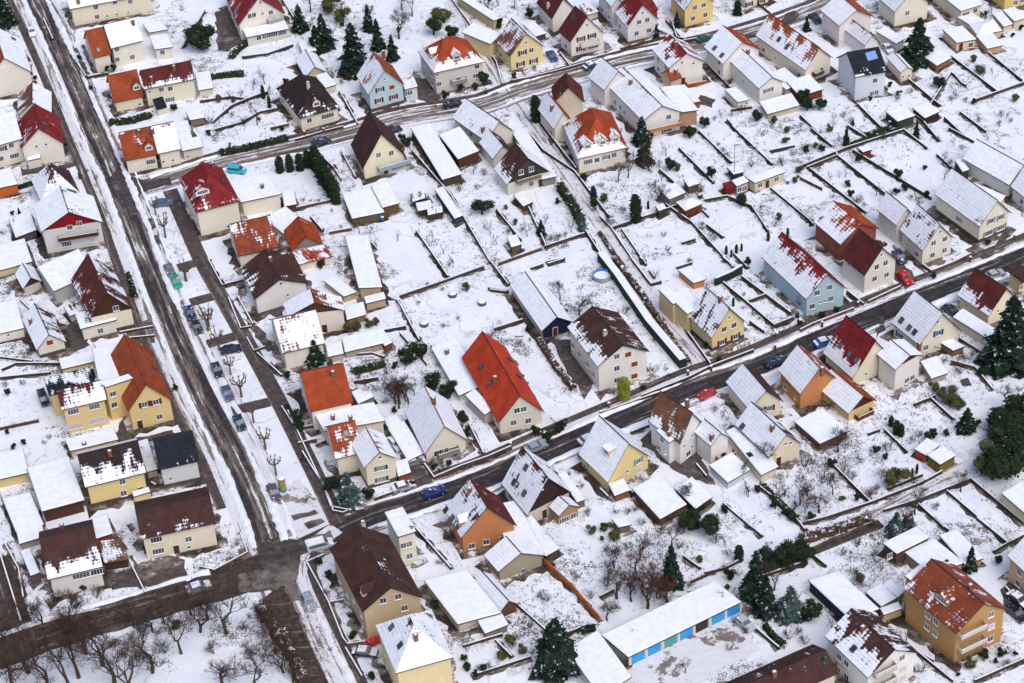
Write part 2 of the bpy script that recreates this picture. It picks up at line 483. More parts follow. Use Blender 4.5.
        wb.face([hi[2], hi[3], hi[3] + Z * (k - .1), hi[2] + Z * (k - .1)], 0)
        slopes.append((pt(0, 0, ze) + base, U, (V * d + Z * k).normalized(), None))
    elif kind == 'hip':
        al = d >= W_; m_ = min(W_, d) / 2 * .92; zr = ze + rise
        r1, r2 = (pt(W_ / 2, m_, zr), pt(W_ / 2, d - m_, zr)) if al else (pt(m_, d / 2, zr), pt(W_ - m_, d / 2, zr))
        e = [pt(0, 0, ze), pt(W_, 0, ze), pt(W_, d, ze), pt(0, d, ze)]
        sl = m_ * 1.3
        if al: fs = [([e[0], e[1], r1], 2), ([e[1], e[2], r2, r1], 1), ([e[2], e[3], r2], 2), ([e[3], e[0], r1, r2], 0)]
        else: fs = [([e[0], e[1], r2, r1], 2), ([e[1], e[2], r2], 1), ([e[2], e[3], r1, r2], 2), ([e[3], e[0], r1], 0)]
        for pts, q in fs:
            ax = (pts[1] - pts[0]).normalized(); ln = [(p - pts[0]).dot(ax) for p in pts]
            hh = [(p.z + base.z - ze) / rise for p in pts]
            ce, cr = (cc[0], cc[1]) if q != 1 else (cc[2], cc[3])
            roofface(pts, [ce + (cr - ce) * x for x in hh], [(ln[i] + q * 20, hh[i] * sl) for i in range(len(pts))])
        if al:
            slopes.append((e[0] + base, V, (U * W_ / 2 + Z * rise).normalized(), None)); slopes.append((e[1] + base, V, (-U * W_ / 2 + Z * rise).normalized(), None))
            slopes.insert(0, (e[0] + base, U, (V * m_ + Z * rise).normalized(), None))
        else:
            slopes.append((e[0] + base, U, (V * d / 2 + Z * rise).normalized(), None)); slopes.append((e[0] + base, V, (U * m_ + Z * rise).normalized(), None))
    elif kind == 'f':
        zr = ze + rise; sl = sqrt(rise * rise + W_ * W_ / 4)
        e0, e1, rf, rk, e2, e3 = pt(0, 0, ze), pt(W_, 0, ze), pt(W_ / 2, 0, zr), pt(W_ / 2, d, zr), pt(W_, d, ze), pt(0, d, ze)
        roofface([e0, rf, rk, e3], [cc[0], cc[1], cc[1], cc[0]], [(0, 0), (0, sl), (d, sl), (d, 0)])
        roofface([e1, rf, rk, e2], [cc[2], cc[3], cc[3], cc[2]], [(20, 0), (20, sl), (20 + d, sl), (20 + d, 0)])
        zi = lambda u: rise * (u / (W_ / 2))
        for v in (iv, d - iv): wb.face([pt(iu, v, ze - .05), pt(W_ - iu, v, ze - .05), pt(W_ - iu, v, ze + zi(iu) - .1), pt(W_ / 2, v, zr - .12), pt(iu, v, ze + zi(iu) - .1)], 1)
        slopes.append((e0 + base, V, (rf - e0).normalized(), None)); slopes.append((e1 + base, V, (rf - e1).normalized(), None))
        rb.tube(rf + Z * .02, rk + Z * .02, .11, .11, 5, 1)
    else:
        zr = ze + rise; sl = sqrt(rise * rise + d * d / 4)
        e0, e1, rl, rr, e2, e3 = pt(0, 0, ze), pt(W_, 0, ze), pt(0, d / 2, zr), pt(W_, d / 2, zr), pt(W_, d, ze), pt(0, d, ze)
        roofface([e0, e1, rr, rl], [cc[0], cc[0], cc[1], cc[1]], [(0, 0), (W_, 0), (W_, sl), (0, sl)])
        roofface([e3, e2, rr, rl], [cc[2], cc[2], cc[3], cc[3]], [(20, 0), (20 + W_, 0), (20 + W_, sl), (20, sl)])
        for u in (iu, W_ - iu): wb.face([pt(u, iv, ze - .05), pt(u, d - iv, ze - .05), pt(u, d - iv, ze + .1), pt(u, d / 2, zr - .12), pt(u, iv, ze + .1)], 1)
        slopes.append((e0 + base, U, (rl - e0).normalized(), None)); slopes.append((e3 + base, U, (rl - e3).normalized(), None))
        rb.tube(rl + Z * .02, rr + Z * .02, .11, .11, 5, 1)
    link('wall', wb.mesh('wall', [mw, mg, m_plain('5a5250', .9)] + ([m_wall(fw)] if fw else [])), root)
    trim = m_plain({'rng': '7a3a24', 'brt': '8a3222', 'red': '5c2224'}.get(roof, '3d3533'), .7)
    ro = link('roof', rb.mesh('roof', [m_roof(roof), trim]), root)
    FO, FN = O + V * iv, -V if True else None
    nf = U.cross(Z); nf = nf if nf.dot(V) < 0 else -nf
    FO = O + V * iv + nf * .0
    nl = V.cross(Z); nl = nl if nl.dot(U) < 0 else -nl
    LO = O + U * iu
    for p, code in parse(f):
        q = face_hit(p, FO, nf); q = q + nf * .01
        if 'd' in code: q.z = 1.03
        if q.z < .7: q.z = .9
        put_window(root, base, q, U, Z, nf, code)
    got = [face_hit(p, LO, nl) for p, _ in parse(l)]
    for (p, code), q in zip(parse(l), got):
        put_window(root, base, q + nl * .01, -V, Z, nl, code)
    if auto and not got and kind != 'flat' and ze > 2.6 and d > 5:
        for st in range(max(1, int(round(ze / 2.8)))):
            n_ = max(1, int(d / 4.2))
            for i in range(n_):
                if R.random() < .25: continue
                q = LO + V * (iv + (i + .5) * (d - 2 * iv) / n_) + Z * (1.5 + st * 2.75)
                if q.z + .9 > ze: continue
                put_window(root, base, q + nl * .01, -V, Z, nl, R.choice(['', '', 'm']))
    def pick(p):
        d_ = ray(px(p)); best = None
        for (o_, tx, up, n_) in slopes:
            n_ = tx.cross(up).normalized(); n_ = n_ if n_.z > 0 else -n_
            t_ = (o_ - CP).dot(n_) / d_.dot(n_); q = CP + d_ * t_
            inside = ze - .3 <= q.z <= ze + rise + .3
            sc = (0 if inside else 5) + abs((q - base).dot(tx)) * .01
            if best is None or sc < best[0]: best = (sc, q, tx, up, n_)
        return best[1:]
    for p, code in parse(s):
        q, tx, up, n_ = pick(p); x_ = up.cross(n_)
        m1, m2 = sky_mesh(); o_ = link('skylight', m1, ro, mat=frame_mat(q - base + n_ * .01, x_, up, n_)); 
        if n_ is not None:
            g_ = link('skylight_pane', m2, ro, mat=frame_mat(q - base + n_ * .01, x_, up, n_))
    for p, code in parse(sol):
        q, tx, up, n_ = pick(p); x_ = up.cross(n_); sb = MB(); sb.box((0, 0, .08), (1.15, 2.1, .08)); fr_ = MB()
        for xx in (-.6, .6): fr_.box((xx, 0, .07), (.06, 2.2, .12))
        o_ = link('solar_panel', sb.mesh('solar_panel', [m_plain('2f7fd0', .15, .05)]), ro, mat=frame_mat(q - base, x_, up, n_)); link('panel_frame', fr_.mesh('panel_frame', [m_plain('8a8f96', .4)]), ro, mat=frame_mat(q - base, x_, up, n_))
    for p, code in parse(ch):
        q, tx, up, n_ = pick(p)
        key = 'chim' + ('w' if 'w' in code else 'b')
        if key not in MATS:
            cb = MB(); cb.box((0, 0, .1), (.75, .6, 2.0)); cb.box((0, 0, 1.14), (.9, .75, .1), 1); cb.box((0, 0, 1.24), (.5, .4, .12), 2)
            MATS[key] = cb.mesh('chimney', [m_brick('8a4a34') if key == 'chimb' else m_wall('cfc6b8'), m_plain('77706c'), m_snow()])
        link('chimney', MATS[key], ro, mat=frame_mat(q - base, U, Z.cross(U), Z))
    for p, code in parse(dm):
        q, tx, up, n_ = pick(p); out = Vector((n_.x, n_.y, 0)).normalized(); tx = Z.cross(out)
        wd = 3.2 if 'l' in code else 1.9; ht = 1.35; ln = 2.6 if 'l' in code else 2.0
        fl = 'k' in code; m0 = MB(); o_ = q - base + out * .5
        P_ = lambda x, y, z: o_ + tx * x - out * y + Z * z
        m0.hexa([P_(-wd / 2, 0, -.7), P_(wd / 2, 0, -.7), P_(wd / 2, ln, -.7), P_(-wd / 2, ln, -.7)], [P_(-wd / 2, 0, ht - .5), P_(wd / 2, 0, ht - .5), P_(wd / 2, ln, ht - .5), P_(-wd / 2, ln, ht - .5)], 0)
        if not fl: m0.face([P_(-wd / 2, 0, ht - .5), P_(wd / 2, 0, ht - .5), P_(0, 0, ht + .35)], 0)
        dw = MB(); e = .25; cdm = max(0.2, cc[0]) if '9' not in c[:2] else 1.3
        def slab(pts):
            n2 = (pts[1] - pts[0]).cross(pts[2] - pts[0])
            if n2.z < 0: pts = pts[::-1]
            dw.face(pts, 0, [(0, 0), (2, 0), (2, 2), (0, 2)], [(cdm, seed)] * 4); lw = [p_ - Z * .12 for p_ in pts]; dw.face(lw[::-1], 1)
            for i in range(4): dw.face([lw[i], lw[(i + 1) % 4], pts[(i + 1) % 4], pts[i]], 1)
        if fl: slab([P_(-wd / 2 - e, -e, ht - .45), P_(wd / 2 + e, -e, ht - .45), P_(wd / 2 + e, ln + 1, ht + .1), P_(-wd / 2 - e, ln + 1, ht + .1)])
        else:
            slab([P_(-wd / 2 - e, -e, ht - .65), P_(0, -e, ht + .45), P_(0, ln + .8, ht + .45), P_(-wd / 2 - e, ln + .8, ht - .65)])
            slab([P_(wd / 2 + e, -e, ht - .65), P_(0, -e, ht + .45), P_(0, ln + .8, ht + .45), P_(wd / 2 + e, ln + .8, ht - .65)])
        link('dormer', m0.mesh('dormer', [mw]), ro); link('dormer_roof', dw.mesh('dormer_roof', [m_roof(roof), trim]), ro)
        m1, m2, _ = win_mesh('w', 1.3 if wd < 2.5 else 2.4, .95, 'x', None)
        link('dormer_window', m1, ro, mat=frame_mat(o_ + out * .01 + Z * .15, tx, Z, out)); link('dormer_pane', m2, ro, mat=frame_mat(o_ + out * .01 + Z * .15, tx, Z, out))
    for tok in bal.split():
        xs, ys, wd, hx = tok.split(','); q = face_hit((float(xs), float(ys)), FO, nf) - base; wd = float(wd); m0 = MB()
        P_ = lambda x, y, z: q + U * x + nf * y + Z * z
        def bx_(x0, x1, y0, y1, z0, z1, mi):
            m0.hexa([P_(x0, y0, z0), P_(x0, y1, z0), P_(x1, y1, z0), P_(x1, y0, z0)], [P_(x0, y0, z1), P_(x0, y1, z1), P_(x1, y1, z1), P_(x1, y0, z1)], mi)
        bx_(-wd / 2, wd / 2, 0, 1.3, -.7, -.52, 0); bx_(-wd / 2, wd / 2, 1.22, 1.3, -.5, .4, 1)
        bx_(-wd / 2, -wd / 2 + .08, 0, 1.2, -.5, .4, 1); bx_(wd / 2 - .08, wd / 2, 0, 1.2, -.5, .4, 1); bx_(-wd / 2, wd / 2, 1.2, 1.32, .41, .46, 2)
        link('balcony', m0.mesh('balcony', [m_plain('9a948c'), m_wood(hx), m_snow()]), root)
    CUR.update(root=root, base=base, U=U, V=V, W=W_, d=d, ze=ze, zr=ze + rise, O=O)
    cpt = pr(base + Z * ze / 2) if True else None
    return root, base
PZ = [0]
def pz(z):
    PZ[0] += 1; return z + .0011 * (PZ[0] % 40)
def apron(gap=1.6):
    O, U, V, W_, d = (CUR[k] for k in 'OUVWd'); pts = []
    for (x0, y0, x1, y1) in ((0, 0, W_, 0), (W_, 0, W_, d), (W_, d, 0, d), (0, d, 0, 0)):
        L = max(abs(x1 - x0), abs(y1 - y0)); n = max(2, int(L / 1.2)); nx, ny = (0, -1) if y0 == y1 == 0 else ((1, 0) if x0 == x1 == W_ else ((0, 1) if y0 == y1 else (-1, 0)))
        for k in range(n):
            g = gap * R.uniform(.35, 1.25); x = x0 + (x1 - x0) * k / n + nx * g; y = y0 + (y1 - y0) * k / n + ny * g
            if k == 0: x += (-.6 if x0 == 0 else .6) * gap * .7; y += (-.6 if y0 == 0 else .6) * gap * .7
            pts.append(O + U * x + V * y + Z * pz(.006))
    b = MB(); z = pts[0].z
    for p in pts: p.z = z
    if sum(pts[i].x * pts[(i + 1) % len(pts)].y - pts[(i + 1) % len(pts)].x * pts[i].y for i in range(len(pts))) < 0: pts = pts[::-1]
    b.face(pts, 0, [(p.x, p.y) for p in pts]); tag(link('bare_ground', b.mesh('bare_ground', [APRON[0]])), kind='structure')
APRON = []
def H(nick, label, kind, A, B, C=None, P=None, h=60, **kw):
    root, base = volume(None, None, kind, A, B, C, P, h, **kw)
    apron(); root.name = 'house'; tag(root, label, 'house'); LAND.append(pr(base + Z * 3) + (nick,)); USED.add(label)
    return root
def Vv(kind, A, B, C=None, P=None, h=60, **kw):
    r, b = CUR['root'], CUR['base']; kw.setdefault('auto', False); volume(r, b, kind, A, B, C, P, h, **kw)
def G(pre, A, B, C, h, wall='W6a4a38', name='shed', kind='flat', **kw):
    kw.setdefault('auto', False); kw.setdefault('over', .25); kw.setdefault('c', '9999')
    root, base = volume(None, None, kind, A, B, C, h=h, wall=wall, **kw)
    apron(.7); root.name = name; tag(root, None, name.replace('_', ' '), None); later(root, pre, pr(base + Z))
    return root
# ---------------------------------------------------------------- ground, roads, walls and hedges
def offset_line(pts, off):
    out = []
    for i, p in enumerate(pts):
        a = pts[max(0, i - 1)]; b = pts[min(len(pts) - 1, i + 1)]
        d = (b - a); d.z = 0; d.normalize(); out.append(p + Vector((-d.y, d.x, 0)) * off)
    return out
def resample(pts, step):
    # smooth the corner points (Catmull-Rom), then cut in short pieces
    res = []
    P = [pts[0] * 2 - pts[1]] + pts + [pts[-1] * 2 - pts[-2]]
    for i in range(1, len(P) - 2):
        n = max(2, int((P[i + 1] - P[i]).length / step))
        for k in range(n):
            t = k / n; a, b, c, d = P[i - 1], P[i], P[i + 1], P[i + 2]
            res.append(.5 * ((2 * b) + (c - a) * t + (2 * a - 5 * b + 4 * c - d) * t * t + (3 * b - a - 3 * c + d) * t ** 3))
    res.append(pts[-1]); return res
def strip(name, pxs, o0, o1, z, mat, label=None, smooth=True, side=0):
    pts = [un(px(p)) for p in pxs]
    if smooth: pts = resample(pts, 4)
    A = offset_line(pts, o0); B = offset_line(pts, o1); b = MB(); L = 0; off = R.random() * 100
    for i in range(len(pts) - 1):
        l = (pts[i + 1] - pts[i]).length
        q = [A[i] + Z * z, A[i + 1] + Z * z, B[i + 1] + Z * z, B[i] + Z * z]
        uv = [(L + off, o0 + off), (L + l + off, o0 + off), (L + l + off, o1 + off), (L + off, o1 + off)]
        n_ = (q[1] - q[0]).cross(q[2] - q[0])
        if n_.z < 0: q = q[::-1]; uv = uv[::-1]
        b.face(q, 0, uv)
        if z > .08:
            for E in (A, B):
                b.face([E[i] , E[i + 1], E[i + 1] + Z * z, E[i] + Z * z], 0, uv)
        L += l
    o = link(name, b.mesh(name, [mat])); tag(o, label, None, None, 'structure'); return o
def snow_bank(pxs, off, wd=1.1, h=.42):
    pts = [un(px(p)) for p in pxs]; pts = resample(pts, 1.3); C_ = offset_line(pts, off); b = MB(); prev = None; ph = R.random() * 9
    for i, p in enumerate(C_):
        d = (C_[min(i + 1, len(C_) - 1)] - C_[max(i - 1, 0)]).normalized(); n = Vector((-d.y, d.x, 0))
        k = max(.0, sin(i * .21 + ph) * .5 + sin(i * .077 + ph * 2) * .6 + .45) * R.uniform(.5, 1.1); hh = h * min(1.2, k); w_ = wd * (.35 + .5 * min(1, k)); j = R.uniform(-.2, .2)
        ring = [p + n * (w_ + j), p + n * (w_ * .45 + j) + Z * (hh * .8 + .05), p + n * j + Z * (hh + .06), p + n * (-w_ * .5 + j) + Z * (hh * .7 + .05), p + n * (-w_ + j)]
        if prev:
            for q in range(4): b.face([prev[q], prev[q + 1], ring[q + 1], ring[q]][::-1], 0)
        prev = ring
    tag(link('snow_bank', b.mesh('snow_bank', [m_snow('ploughed_snow', .45)])), kind='structure')
def patch(name, pxs, z, mat):
    z = pz(z); pts = [un(px(p)) + Z * z for p in pxs]
    # ragged outline
    res = []
    for i in range(len(pts)):
        a, b_ = pts[i], pts[(i + 1) % len(pts)]; n = max(1, int((b_ - a).length / 1.5))
        for k in range(n):
            j = .45 if k else 0
            res.append(a.lerp(b_, k / n) + Vector((R.uniform(-j, j), R.uniform(-j, j), 0)))
    b = MB(); ar = sum(res[i].x * res[(i + 1) % len(res)].y - res[(i + 1) % len(res)].x * res[i].y for i in range(len(res)))
    if ar < 0: res = res[::-1]
    b.face(res, 0, [(p.x, p.y) for p in res])
    o = link(name, b.mesh(name, [mat])); tag(o, None, None, None, 'structure'); return o
def garden_wall(pxs, h=.9, wd=.25, col='4a423c', pre='low dark garden wall', cat='garden wall', name='garden_wall', top=True, grp='walls and fences between the snowy gardens'):
    pts = [un(px(p)) for p in pxs]; b = MB()
    A = offset_line(pts, wd / 2); B = offset_line(pts, -wd / 2)
    mats = [m_plain(col, .9, .2), m_snow()]
    c0 = sum(pts, Vector()) / len(pts); rel = lambda p: p - c0
    for i in range(len(pts) - 1):
        q = [A[i], B[i], B[i + 1], A[i + 1]]
        if (q[1] - q[0]).cross(q[2] - q[0]).z < 0: q = q[::-1]
        b.hexa([rel(p) for p in q], [rel(p) + Z * h for p in q], 0)
        if top:
            g = .06 if wd < .5 else .12
            m_ = sum(q, Vector()) / 4
            q2 = [m_ + (p - m_) * .995 for p in q]
            b.hexa([rel(p) + Z * (h + .004) for p in q2], [rel(p) + Z * (h + g) for p in q2], 1)
    for i in range(len(pts) - 1):      # bare earth and dead leaves along the foot of the wall
        L_ = (pts[i + 1] - pts[i]).length
        if L_ < 3: continue
        n = max(2, int(L_ / 1.1)); lft, rgt = [], []; z_ = pz(.004); d_ = (pts[i + 1] - pts[i]).normalized(); nn = Vector((-d_.y, d_.x, 0))
        for k in range(n + 1):
            p_ = pts[i].lerp(pts[i + 1], k / n) + Z * z_; lft.append(p_ + nn * R.uniform(.25, 1.0)); rgt.append(p_ - nn * R.uniform(.25, 1.0))
        rb_ = MB()
        for k in range(n): rb_.face([rgt[k], rgt[k + 1], lft[k + 1], lft[k]], 0, [(q_.x, q_.y) for q_ in (rgt[k], rgt[k + 1], lft[k + 1], lft[k])])
        tag(link('bare_ground', rb_.mesh('bare_ground', [APRON[0]])), kind='structure')
    o = link(name, b.mesh(name, mats), loc=c0); tag(o, None, cat, grp); later(o, pre, pr(c0)); return o
def fence(pxs, h=1.0, col='5a4636', pre='thin wooden fence with posts'):
    pts = [un(px(p)) for p in pxs]; c0 = sum(pts, Vector()) / len(pts); b = MB(); q = MB()
    for i in range(len(pts) - 1):
        a, e = pts[i] - c0, pts[i + 1] - c0; n = max(1, int((e - a).length / 2.2)); d = (e - a).normalized(); sd_ = Vector((-d.y, d.x, 0)) * .03
        for z0, z1 in ((.12, h * .92),):
            b.hexa([a + sd_ + Z * z0, a - sd_ + Z * z0, e - sd_ + Z * z0, e + sd_ + Z * z0][::-1], [a + sd_ + Z * z1, a - sd_ + Z * z1, e - sd_ + Z * z1, e + sd_ + Z * z1][::-1])
        for k in range(n + 1):
            p = a.lerp(e, k / n); q.box((p.x, p.y, h * .55), (.12, .12, h * 1.1))
    r = bpy.data.objects.new('fence', None); scene.collection.objects.link(r); r.location = c0
    link('fence_panel', b.mesh('fence_panel', [m_wood(col)]), r); link('fence_posts', q.mesh('fence_posts', [m_wood('4a3a30')]), r)
    tag(r, None, 'fence', 'walls and fences between the snowy gardens'); later(r, pre, pr(c0)); return r
def blob_quads(b, rng, c, r, n, s, mi=0, flat=False):
    for _ in range(n):
        th, ph = rng.uniform(0, 2 * pi), math.acos(rng.uniform(-.4, 1)); rr = r * rng.uniform(.6, 1.05)
        p = Vector(c) + Vector((cos(th) * sin(ph), sin(th) * sin(ph), cos(ph))) * rr
        t = Vector((rng.gauss(0, 1), rng.gauss(0, 1), rng.gauss(0, .6))).normalized(); u = t.orthogonal().normalized(); u = (u * cos(2) + t.cross(u) * rng.uniform(-1, 1)).normalized()
        a = s * rng.uniform(.6, 1.3); b.face([p - t * a, p - u * a * .6, p + t * a, p + u * a * .6], mi)
def hedge(pxs, h=1.6, wd=1.2, green=True, pre=None):
    pts = [un(px(p)) for p in pxs]; c0 = sum(pts, Vector()) / len(pts); b = MB(); rng = random.Random(R.random())
    for i in range(len(pts) - 1):
        a, e = pts[i] - c0, pts[i + 1] - c0; L = (e - a).length; n = max(2, int(L / .7)); d = (e - a).normalized(); nn = Vector((-d.y, d.x, 0))
        prev = None
        for k in range(n + 1):
            p = a.lerp(e, k / n); hh = h * rng.uniform(.62, .95); w2 = wd / 2 * rng.uniform(.55, .95)
            ring = [p + nn * w2, p + nn * w2 * .8 + Z * hh, p - nn * w2 * .8 + Z * hh, p - nn * w2]
            if prev:
                for j in range(3): b.face([prev[j], prev[j + 1], ring[j + 1], ring[j]], 0)
            prev = ring
            blob_quads(b, rng, p + Z * h * .45, max(wd, h) * .55, 16, .32)
    m_ = LEAF['hedge'] if green else LEAF['twig']
    o = link('hedge', b.mesh('hedge', [m_]), loc=c0)
    tag(o, None, 'hedge', 'hedges along the gardens'); later(o, pre or ('clipped dark green hedge' if green else 'bare brown hedge dusted with snow'), pr(c0)); return o

# ---------------------------------------------------------------- trees and shrubs
LEAF = {}
def init_leaf():
    LEAF['fir'] = m_leaf('fir_needles', (.008, .018, .014), (.026, .048, .03), .10)
    LEAF['blue'] = m_leaf('spruce_needles', (.03, .06, .055), (.08, .12, .11), .13)
    LEAF['ever'] = m_leaf('evergreen_leaves', (.010, .02, .012), (.036, .055, .024), .07)
    LEAF['olive'] = m_leaf('olive_leaves', (.05, .055, .02), (.13, .12, .05), .05)
    LEAF['yel'] = m_leaf('yellow_green_leaves', (.16, .17, .03), (.34, .33, .06), .02)
    LEAF['hedge'] = m_leaf('hedge_leaves', (.012, .024, .014), (.042, .055, .024), .12)
    LEAF['twig'] = m_leaf('brown_twigs', (.05, .032, .025), (.14, .09, .065), .17)
    LEAF['red'] = m_leaf('copper_leaves', (.07, .03, .022), (.20, .085, .055), .06)
    LEAF['bark'] = m_plain('4c3f38', .95, .25, 3, name='bark')
    LEAF['twigs'] = m_plain('54433b', .95, .25, 3, name='twigs')
    LEAF['rtwigs'] = m_plain('6a4034', .95, .25, 3, name='red_twigs')
    LEAF['bark2'] = m_plain('66544a', .95, .2, 3, name='bark_pale')
    LEAF['bark3'] = m_plain('6e5f4c', .95, .2, 3, name='plane_bark')
PROTO = {}
def conifer_mesh(rng, leaf, fat=.27, n=26):
    b = MB(); t = MB(); t.tube((0, 0, 0), (0, 0, .95), .022, .004, 6)
    for k in range(n):
        z = .04 + .94 * (k / n) ** .92; r = fat * (1 - z) ** .75 * rng.uniform(.6, 1.25) + .008
        m = max(4, int(9 * (1 - z) + 4)); off = rng.uniform(0, 6)
        for j in range(m):
            a = off + 2 * pi * j / m + rng.uniform(-.3, .3); rr = r * rng.uniform(.6, 1.15)
            o = Vector((cos(a), sin(a), 0)); sd_ = Vector((-sin(a), cos(a), 0)); dz = -rr * rng.uniform(.15, .5)
            w_ = rr * .33
            base = Vector((0, 0, z)) + o * rr * .15; mid = Vector((0, 0, z + dz * .35)) + o * rr * .6; tip = Vector((0, 0, z + dz)) + o * rr
            b.face([base, mid - sd_ * w_ + Z * -.01, tip, mid + sd_ * w_ + Z * -.01], 0)
            b.face([base, mid - sd_ * w_ * .3 - Z * .035, tip - Z * .02, mid + sd_ * w_ * .6 + Z * .01], 0)
            for _ in range(7):
                q = mid.lerp(tip, rng.uniform(-.6, 1)) + sd_ * rng.uniform(-w_, w_); s_ = .026
                b.face([q + Vector((rng.uniform(-s_, s_), rng.uniform(-s_, s_), rng.uniform(-s_, s_))) for _ in range(3)], 0)
    return t.mesh('trunk', [LEAF['bark']]), b.mesh('crown', [leaf])
def bush_mesh(rng, leaf, n=7, tall=1.0):
    b = MB(); t = MB(); t.tube((0, 0, 0), (0, 0, .5), .05, .02, 5)
    for _ in range(n):
        a = rng.uniform(0, 6.28); rr = rng.uniform(.05, .3); z = rng.uniform(.25, .72) * tall
        c = (cos(a) * rr, sin(a) * rr, z); rad = rng.uniform(.16, .27); blob_quads(b, rng, c, rad, 200, .036)
        u = 8; v = 5                                       # dark body of the clump, uneven
        ring = [[Vector(c) + Vector((cos(2 * pi * i / u) * sin(pi * j / v), sin(2 * pi * i / u) * sin(pi * j / v), cos(pi * j / v))) * rad * rng.uniform(.55, .9) for i in range(u)] for j in range(v + 1)]
        for j in range(v):
            for i in range(u): b.face([ring[j][i], ring[j + 1][i], ring[j + 1][(i + 1) % u], ring[j][(i + 1) % u]], 0)
    return t.mesh('trunk', [LEAF['bark']]), b.mesh('crown', [leaf])
def column_mesh(rng, leaf):
    b = MB(); t = MB(); t.tube((0, 0, 0), (0, 0, .5), .03, .02, 5)
    for k in range(14):
        z = .05 + .9 * k / 14; r = .14 * sin(min(1, (1 - z) * 2.2 + .12) * pi / 2)
        blob_quads(b, rng, (rng.uniform(-.01, .01), rng.uniform(-.01, .01), z), r, 70, .03)
        b.tube((0, 0, z - .04), (0, 0, z + .05), r * .8, r * .6, 7)
    return t.mesh('trunk', [LEAF['bark']]), b.mesh('crown', [leaf])
def bare_mesh(rng, depth=6, spread=.62, trunk=.28, r0=.022, bark='bark', n3=3, twig=True):
    t = MB(); b = MB()
    def grow(p, d, L, r, k):
        e = p + d * L; mid = p.lerp(e, .5) + Vector((rng.gauss(0, .04), rng.gauss(0, .04), rng.gauss(0, .03))) * L
        tgt = t if k == 0 else b; sd_ = 6 if k == 0 else (4 if k < 3 else 3)
        tgt.tube(p, mid, r, r * .85, sd_); tgt.tube(mid, e, r * .85, r * .7, sd_)
        if twig and k >= depth - 2:
            for _ in range(2):
                v = (d + Vector((rng.gauss(0, .8), rng.gauss(0, .8), rng.gauss(.1, .6)))).normalized() * L * rng.uniform(.8, 1.9); s0 = p.lerp(e, rng.random()); w0 = Vector((rng.gauss(0, 1), rng.gauss(0, 1), 0)).normalized() * .0022
                b.face([s0 - w0, s0 + w0, s0 + v], 0)
        if k >= depth: return
        for _ in range(rng.choice([2, 3, n3])):
            v = Vector((rng.gauss(0, 1), rng.gauss(0, 1), rng.gauss(.35, .5))).normalized()
            nd = (d * (1 - spread) + v * spread + Z * .08).normalized()
            grow(e if rng.random() < .75 else mid, nd, L * rng.uniform(.6, .88), r * rng.uniform(.52, .68), k + 1)
    grow(Vector((0, 0, 0)), Vector((rng.uniform(-.06, .06), rng.uniform(-.06, .06), 1)).normalized(), trunk, r0, 0)
    return t.mesh('trunk', [LEAF[bark]]), b.mesh('crown', [LEAF[bark]])
def pollard_mesh(rng):
    t = MB(); b = MB(); t.tube((0, 0, 0), (.01, 0, .42), .06, .05, 7)
    for k in range(7):
        a = k * .9 + rng.uniform(-.2, .2); d = Vector((cos(a), sin(a), rng.uniform(.25, .8))).normalized(); p = Vector((.01, 0, rng.uniform(.4, .52)))
        e = p + d * rng.uniform(.22, .4); b.tube(p, e, .03, .022, 5)
        b.tube(e - d * .03, e + d * .04, .04, .034, 5)
        f_ = e + (d * .5 + Z).normalized() * rng.uniform(.1, .2); b.tube(e, f_, .022, .018, 5); b.tube(f_ - Z * .02, f_ + Z * .03, .033, .026, 5)
        for _ in range(9):
            v = Vector((rng.gauss(0, 1), rng.gauss(0, 1), abs(rng.gauss(0, 1)))).normalized(); b.tube(f_, f_ + v * .13, .007, .004, 3)
    return t.mesh('trunk', [LEAF['bark3']]), b.mesh('crown', [LEAF['bark3']])
def shrub_mesh(rng, bark='bark'):
    b = MB(); t = MB()
    for k in range(9):
        a = rng.uniform(0, 6.28); d = Vector((cos(a) * .5, sin(a) * .5, 1)).normalized(); p = Vector((cos(a), sin(a), 0)) * .05
        m = p + d * rng.uniform(.25, .4); t.tube(p, m, .012, .009, 4)
        for _ in range(5):
            v = (d + Vector((rng.gauss(0, .6), rng.gauss(0, .6), rng.gauss(0, .3)))).normalized(); e = m + v * rng.uniform(.2, .45); b.tube(m, e, .009, .004, 3)
            for _ in range(3):
                v2 = (v + Vector((rng.gauss(0, .7), rng.gauss(0, .7), rng.gauss(0, .4)))).normalized(); b.tube(m.lerp(e, rng.uniform(.3, 1)), e + v2 * .14, .006, .003, 3)
    return t.mesh('trunk', [LEAF[bark]]), b.mesh('crown', [LEAF[bark]])
KIND = {   # kind: (object name, category, label opening, group)
 'con': ('conifer', 'conifer', 'dark green conifer', 'conifers in the gardens'),
 'spr': ('spruce', 'spruce', 'blue green spruce', 'spruces in the gardens'),
 'thu': ('columnar_conifer', 'conifer', 'slim columnar dark conifer', 'columnar conifers'),
 'ever': ('evergreen_shrub', 'shrub', 'rounded dark evergreen shrub', 'evergreen shrubs'),
 'olv': ('evergreen_shrub', 'shrub', 'olive brown shrub', 'evergreen shrubs'),
 'yel': ('yellow_shrub', 'shrub', 'clipped yellow green shrub', 'evergreen shrubs'),
 'red': ('copper_shrub', 'shrub', 'reddish brown bushy shrub', 'reddish shrubs'),
 'bare': ('bare_tree', 'bare tree', 'bare leafless tree', 'bare trees'),
 'fruit': ('fruit_tree', 'fruit tree', 'small bare fruit tree', 'small fruit trees in the gardens'),
 'pol': ('pollarded_tree', 'pollarded tree', 'pollarded tree with knobbly stub branches', 'pollarded trees on the parking strip'),
 'shr': ('bare_shrub', 'shrub', 'thin bare brown shrub', 'bare shrubs in the gardens')}
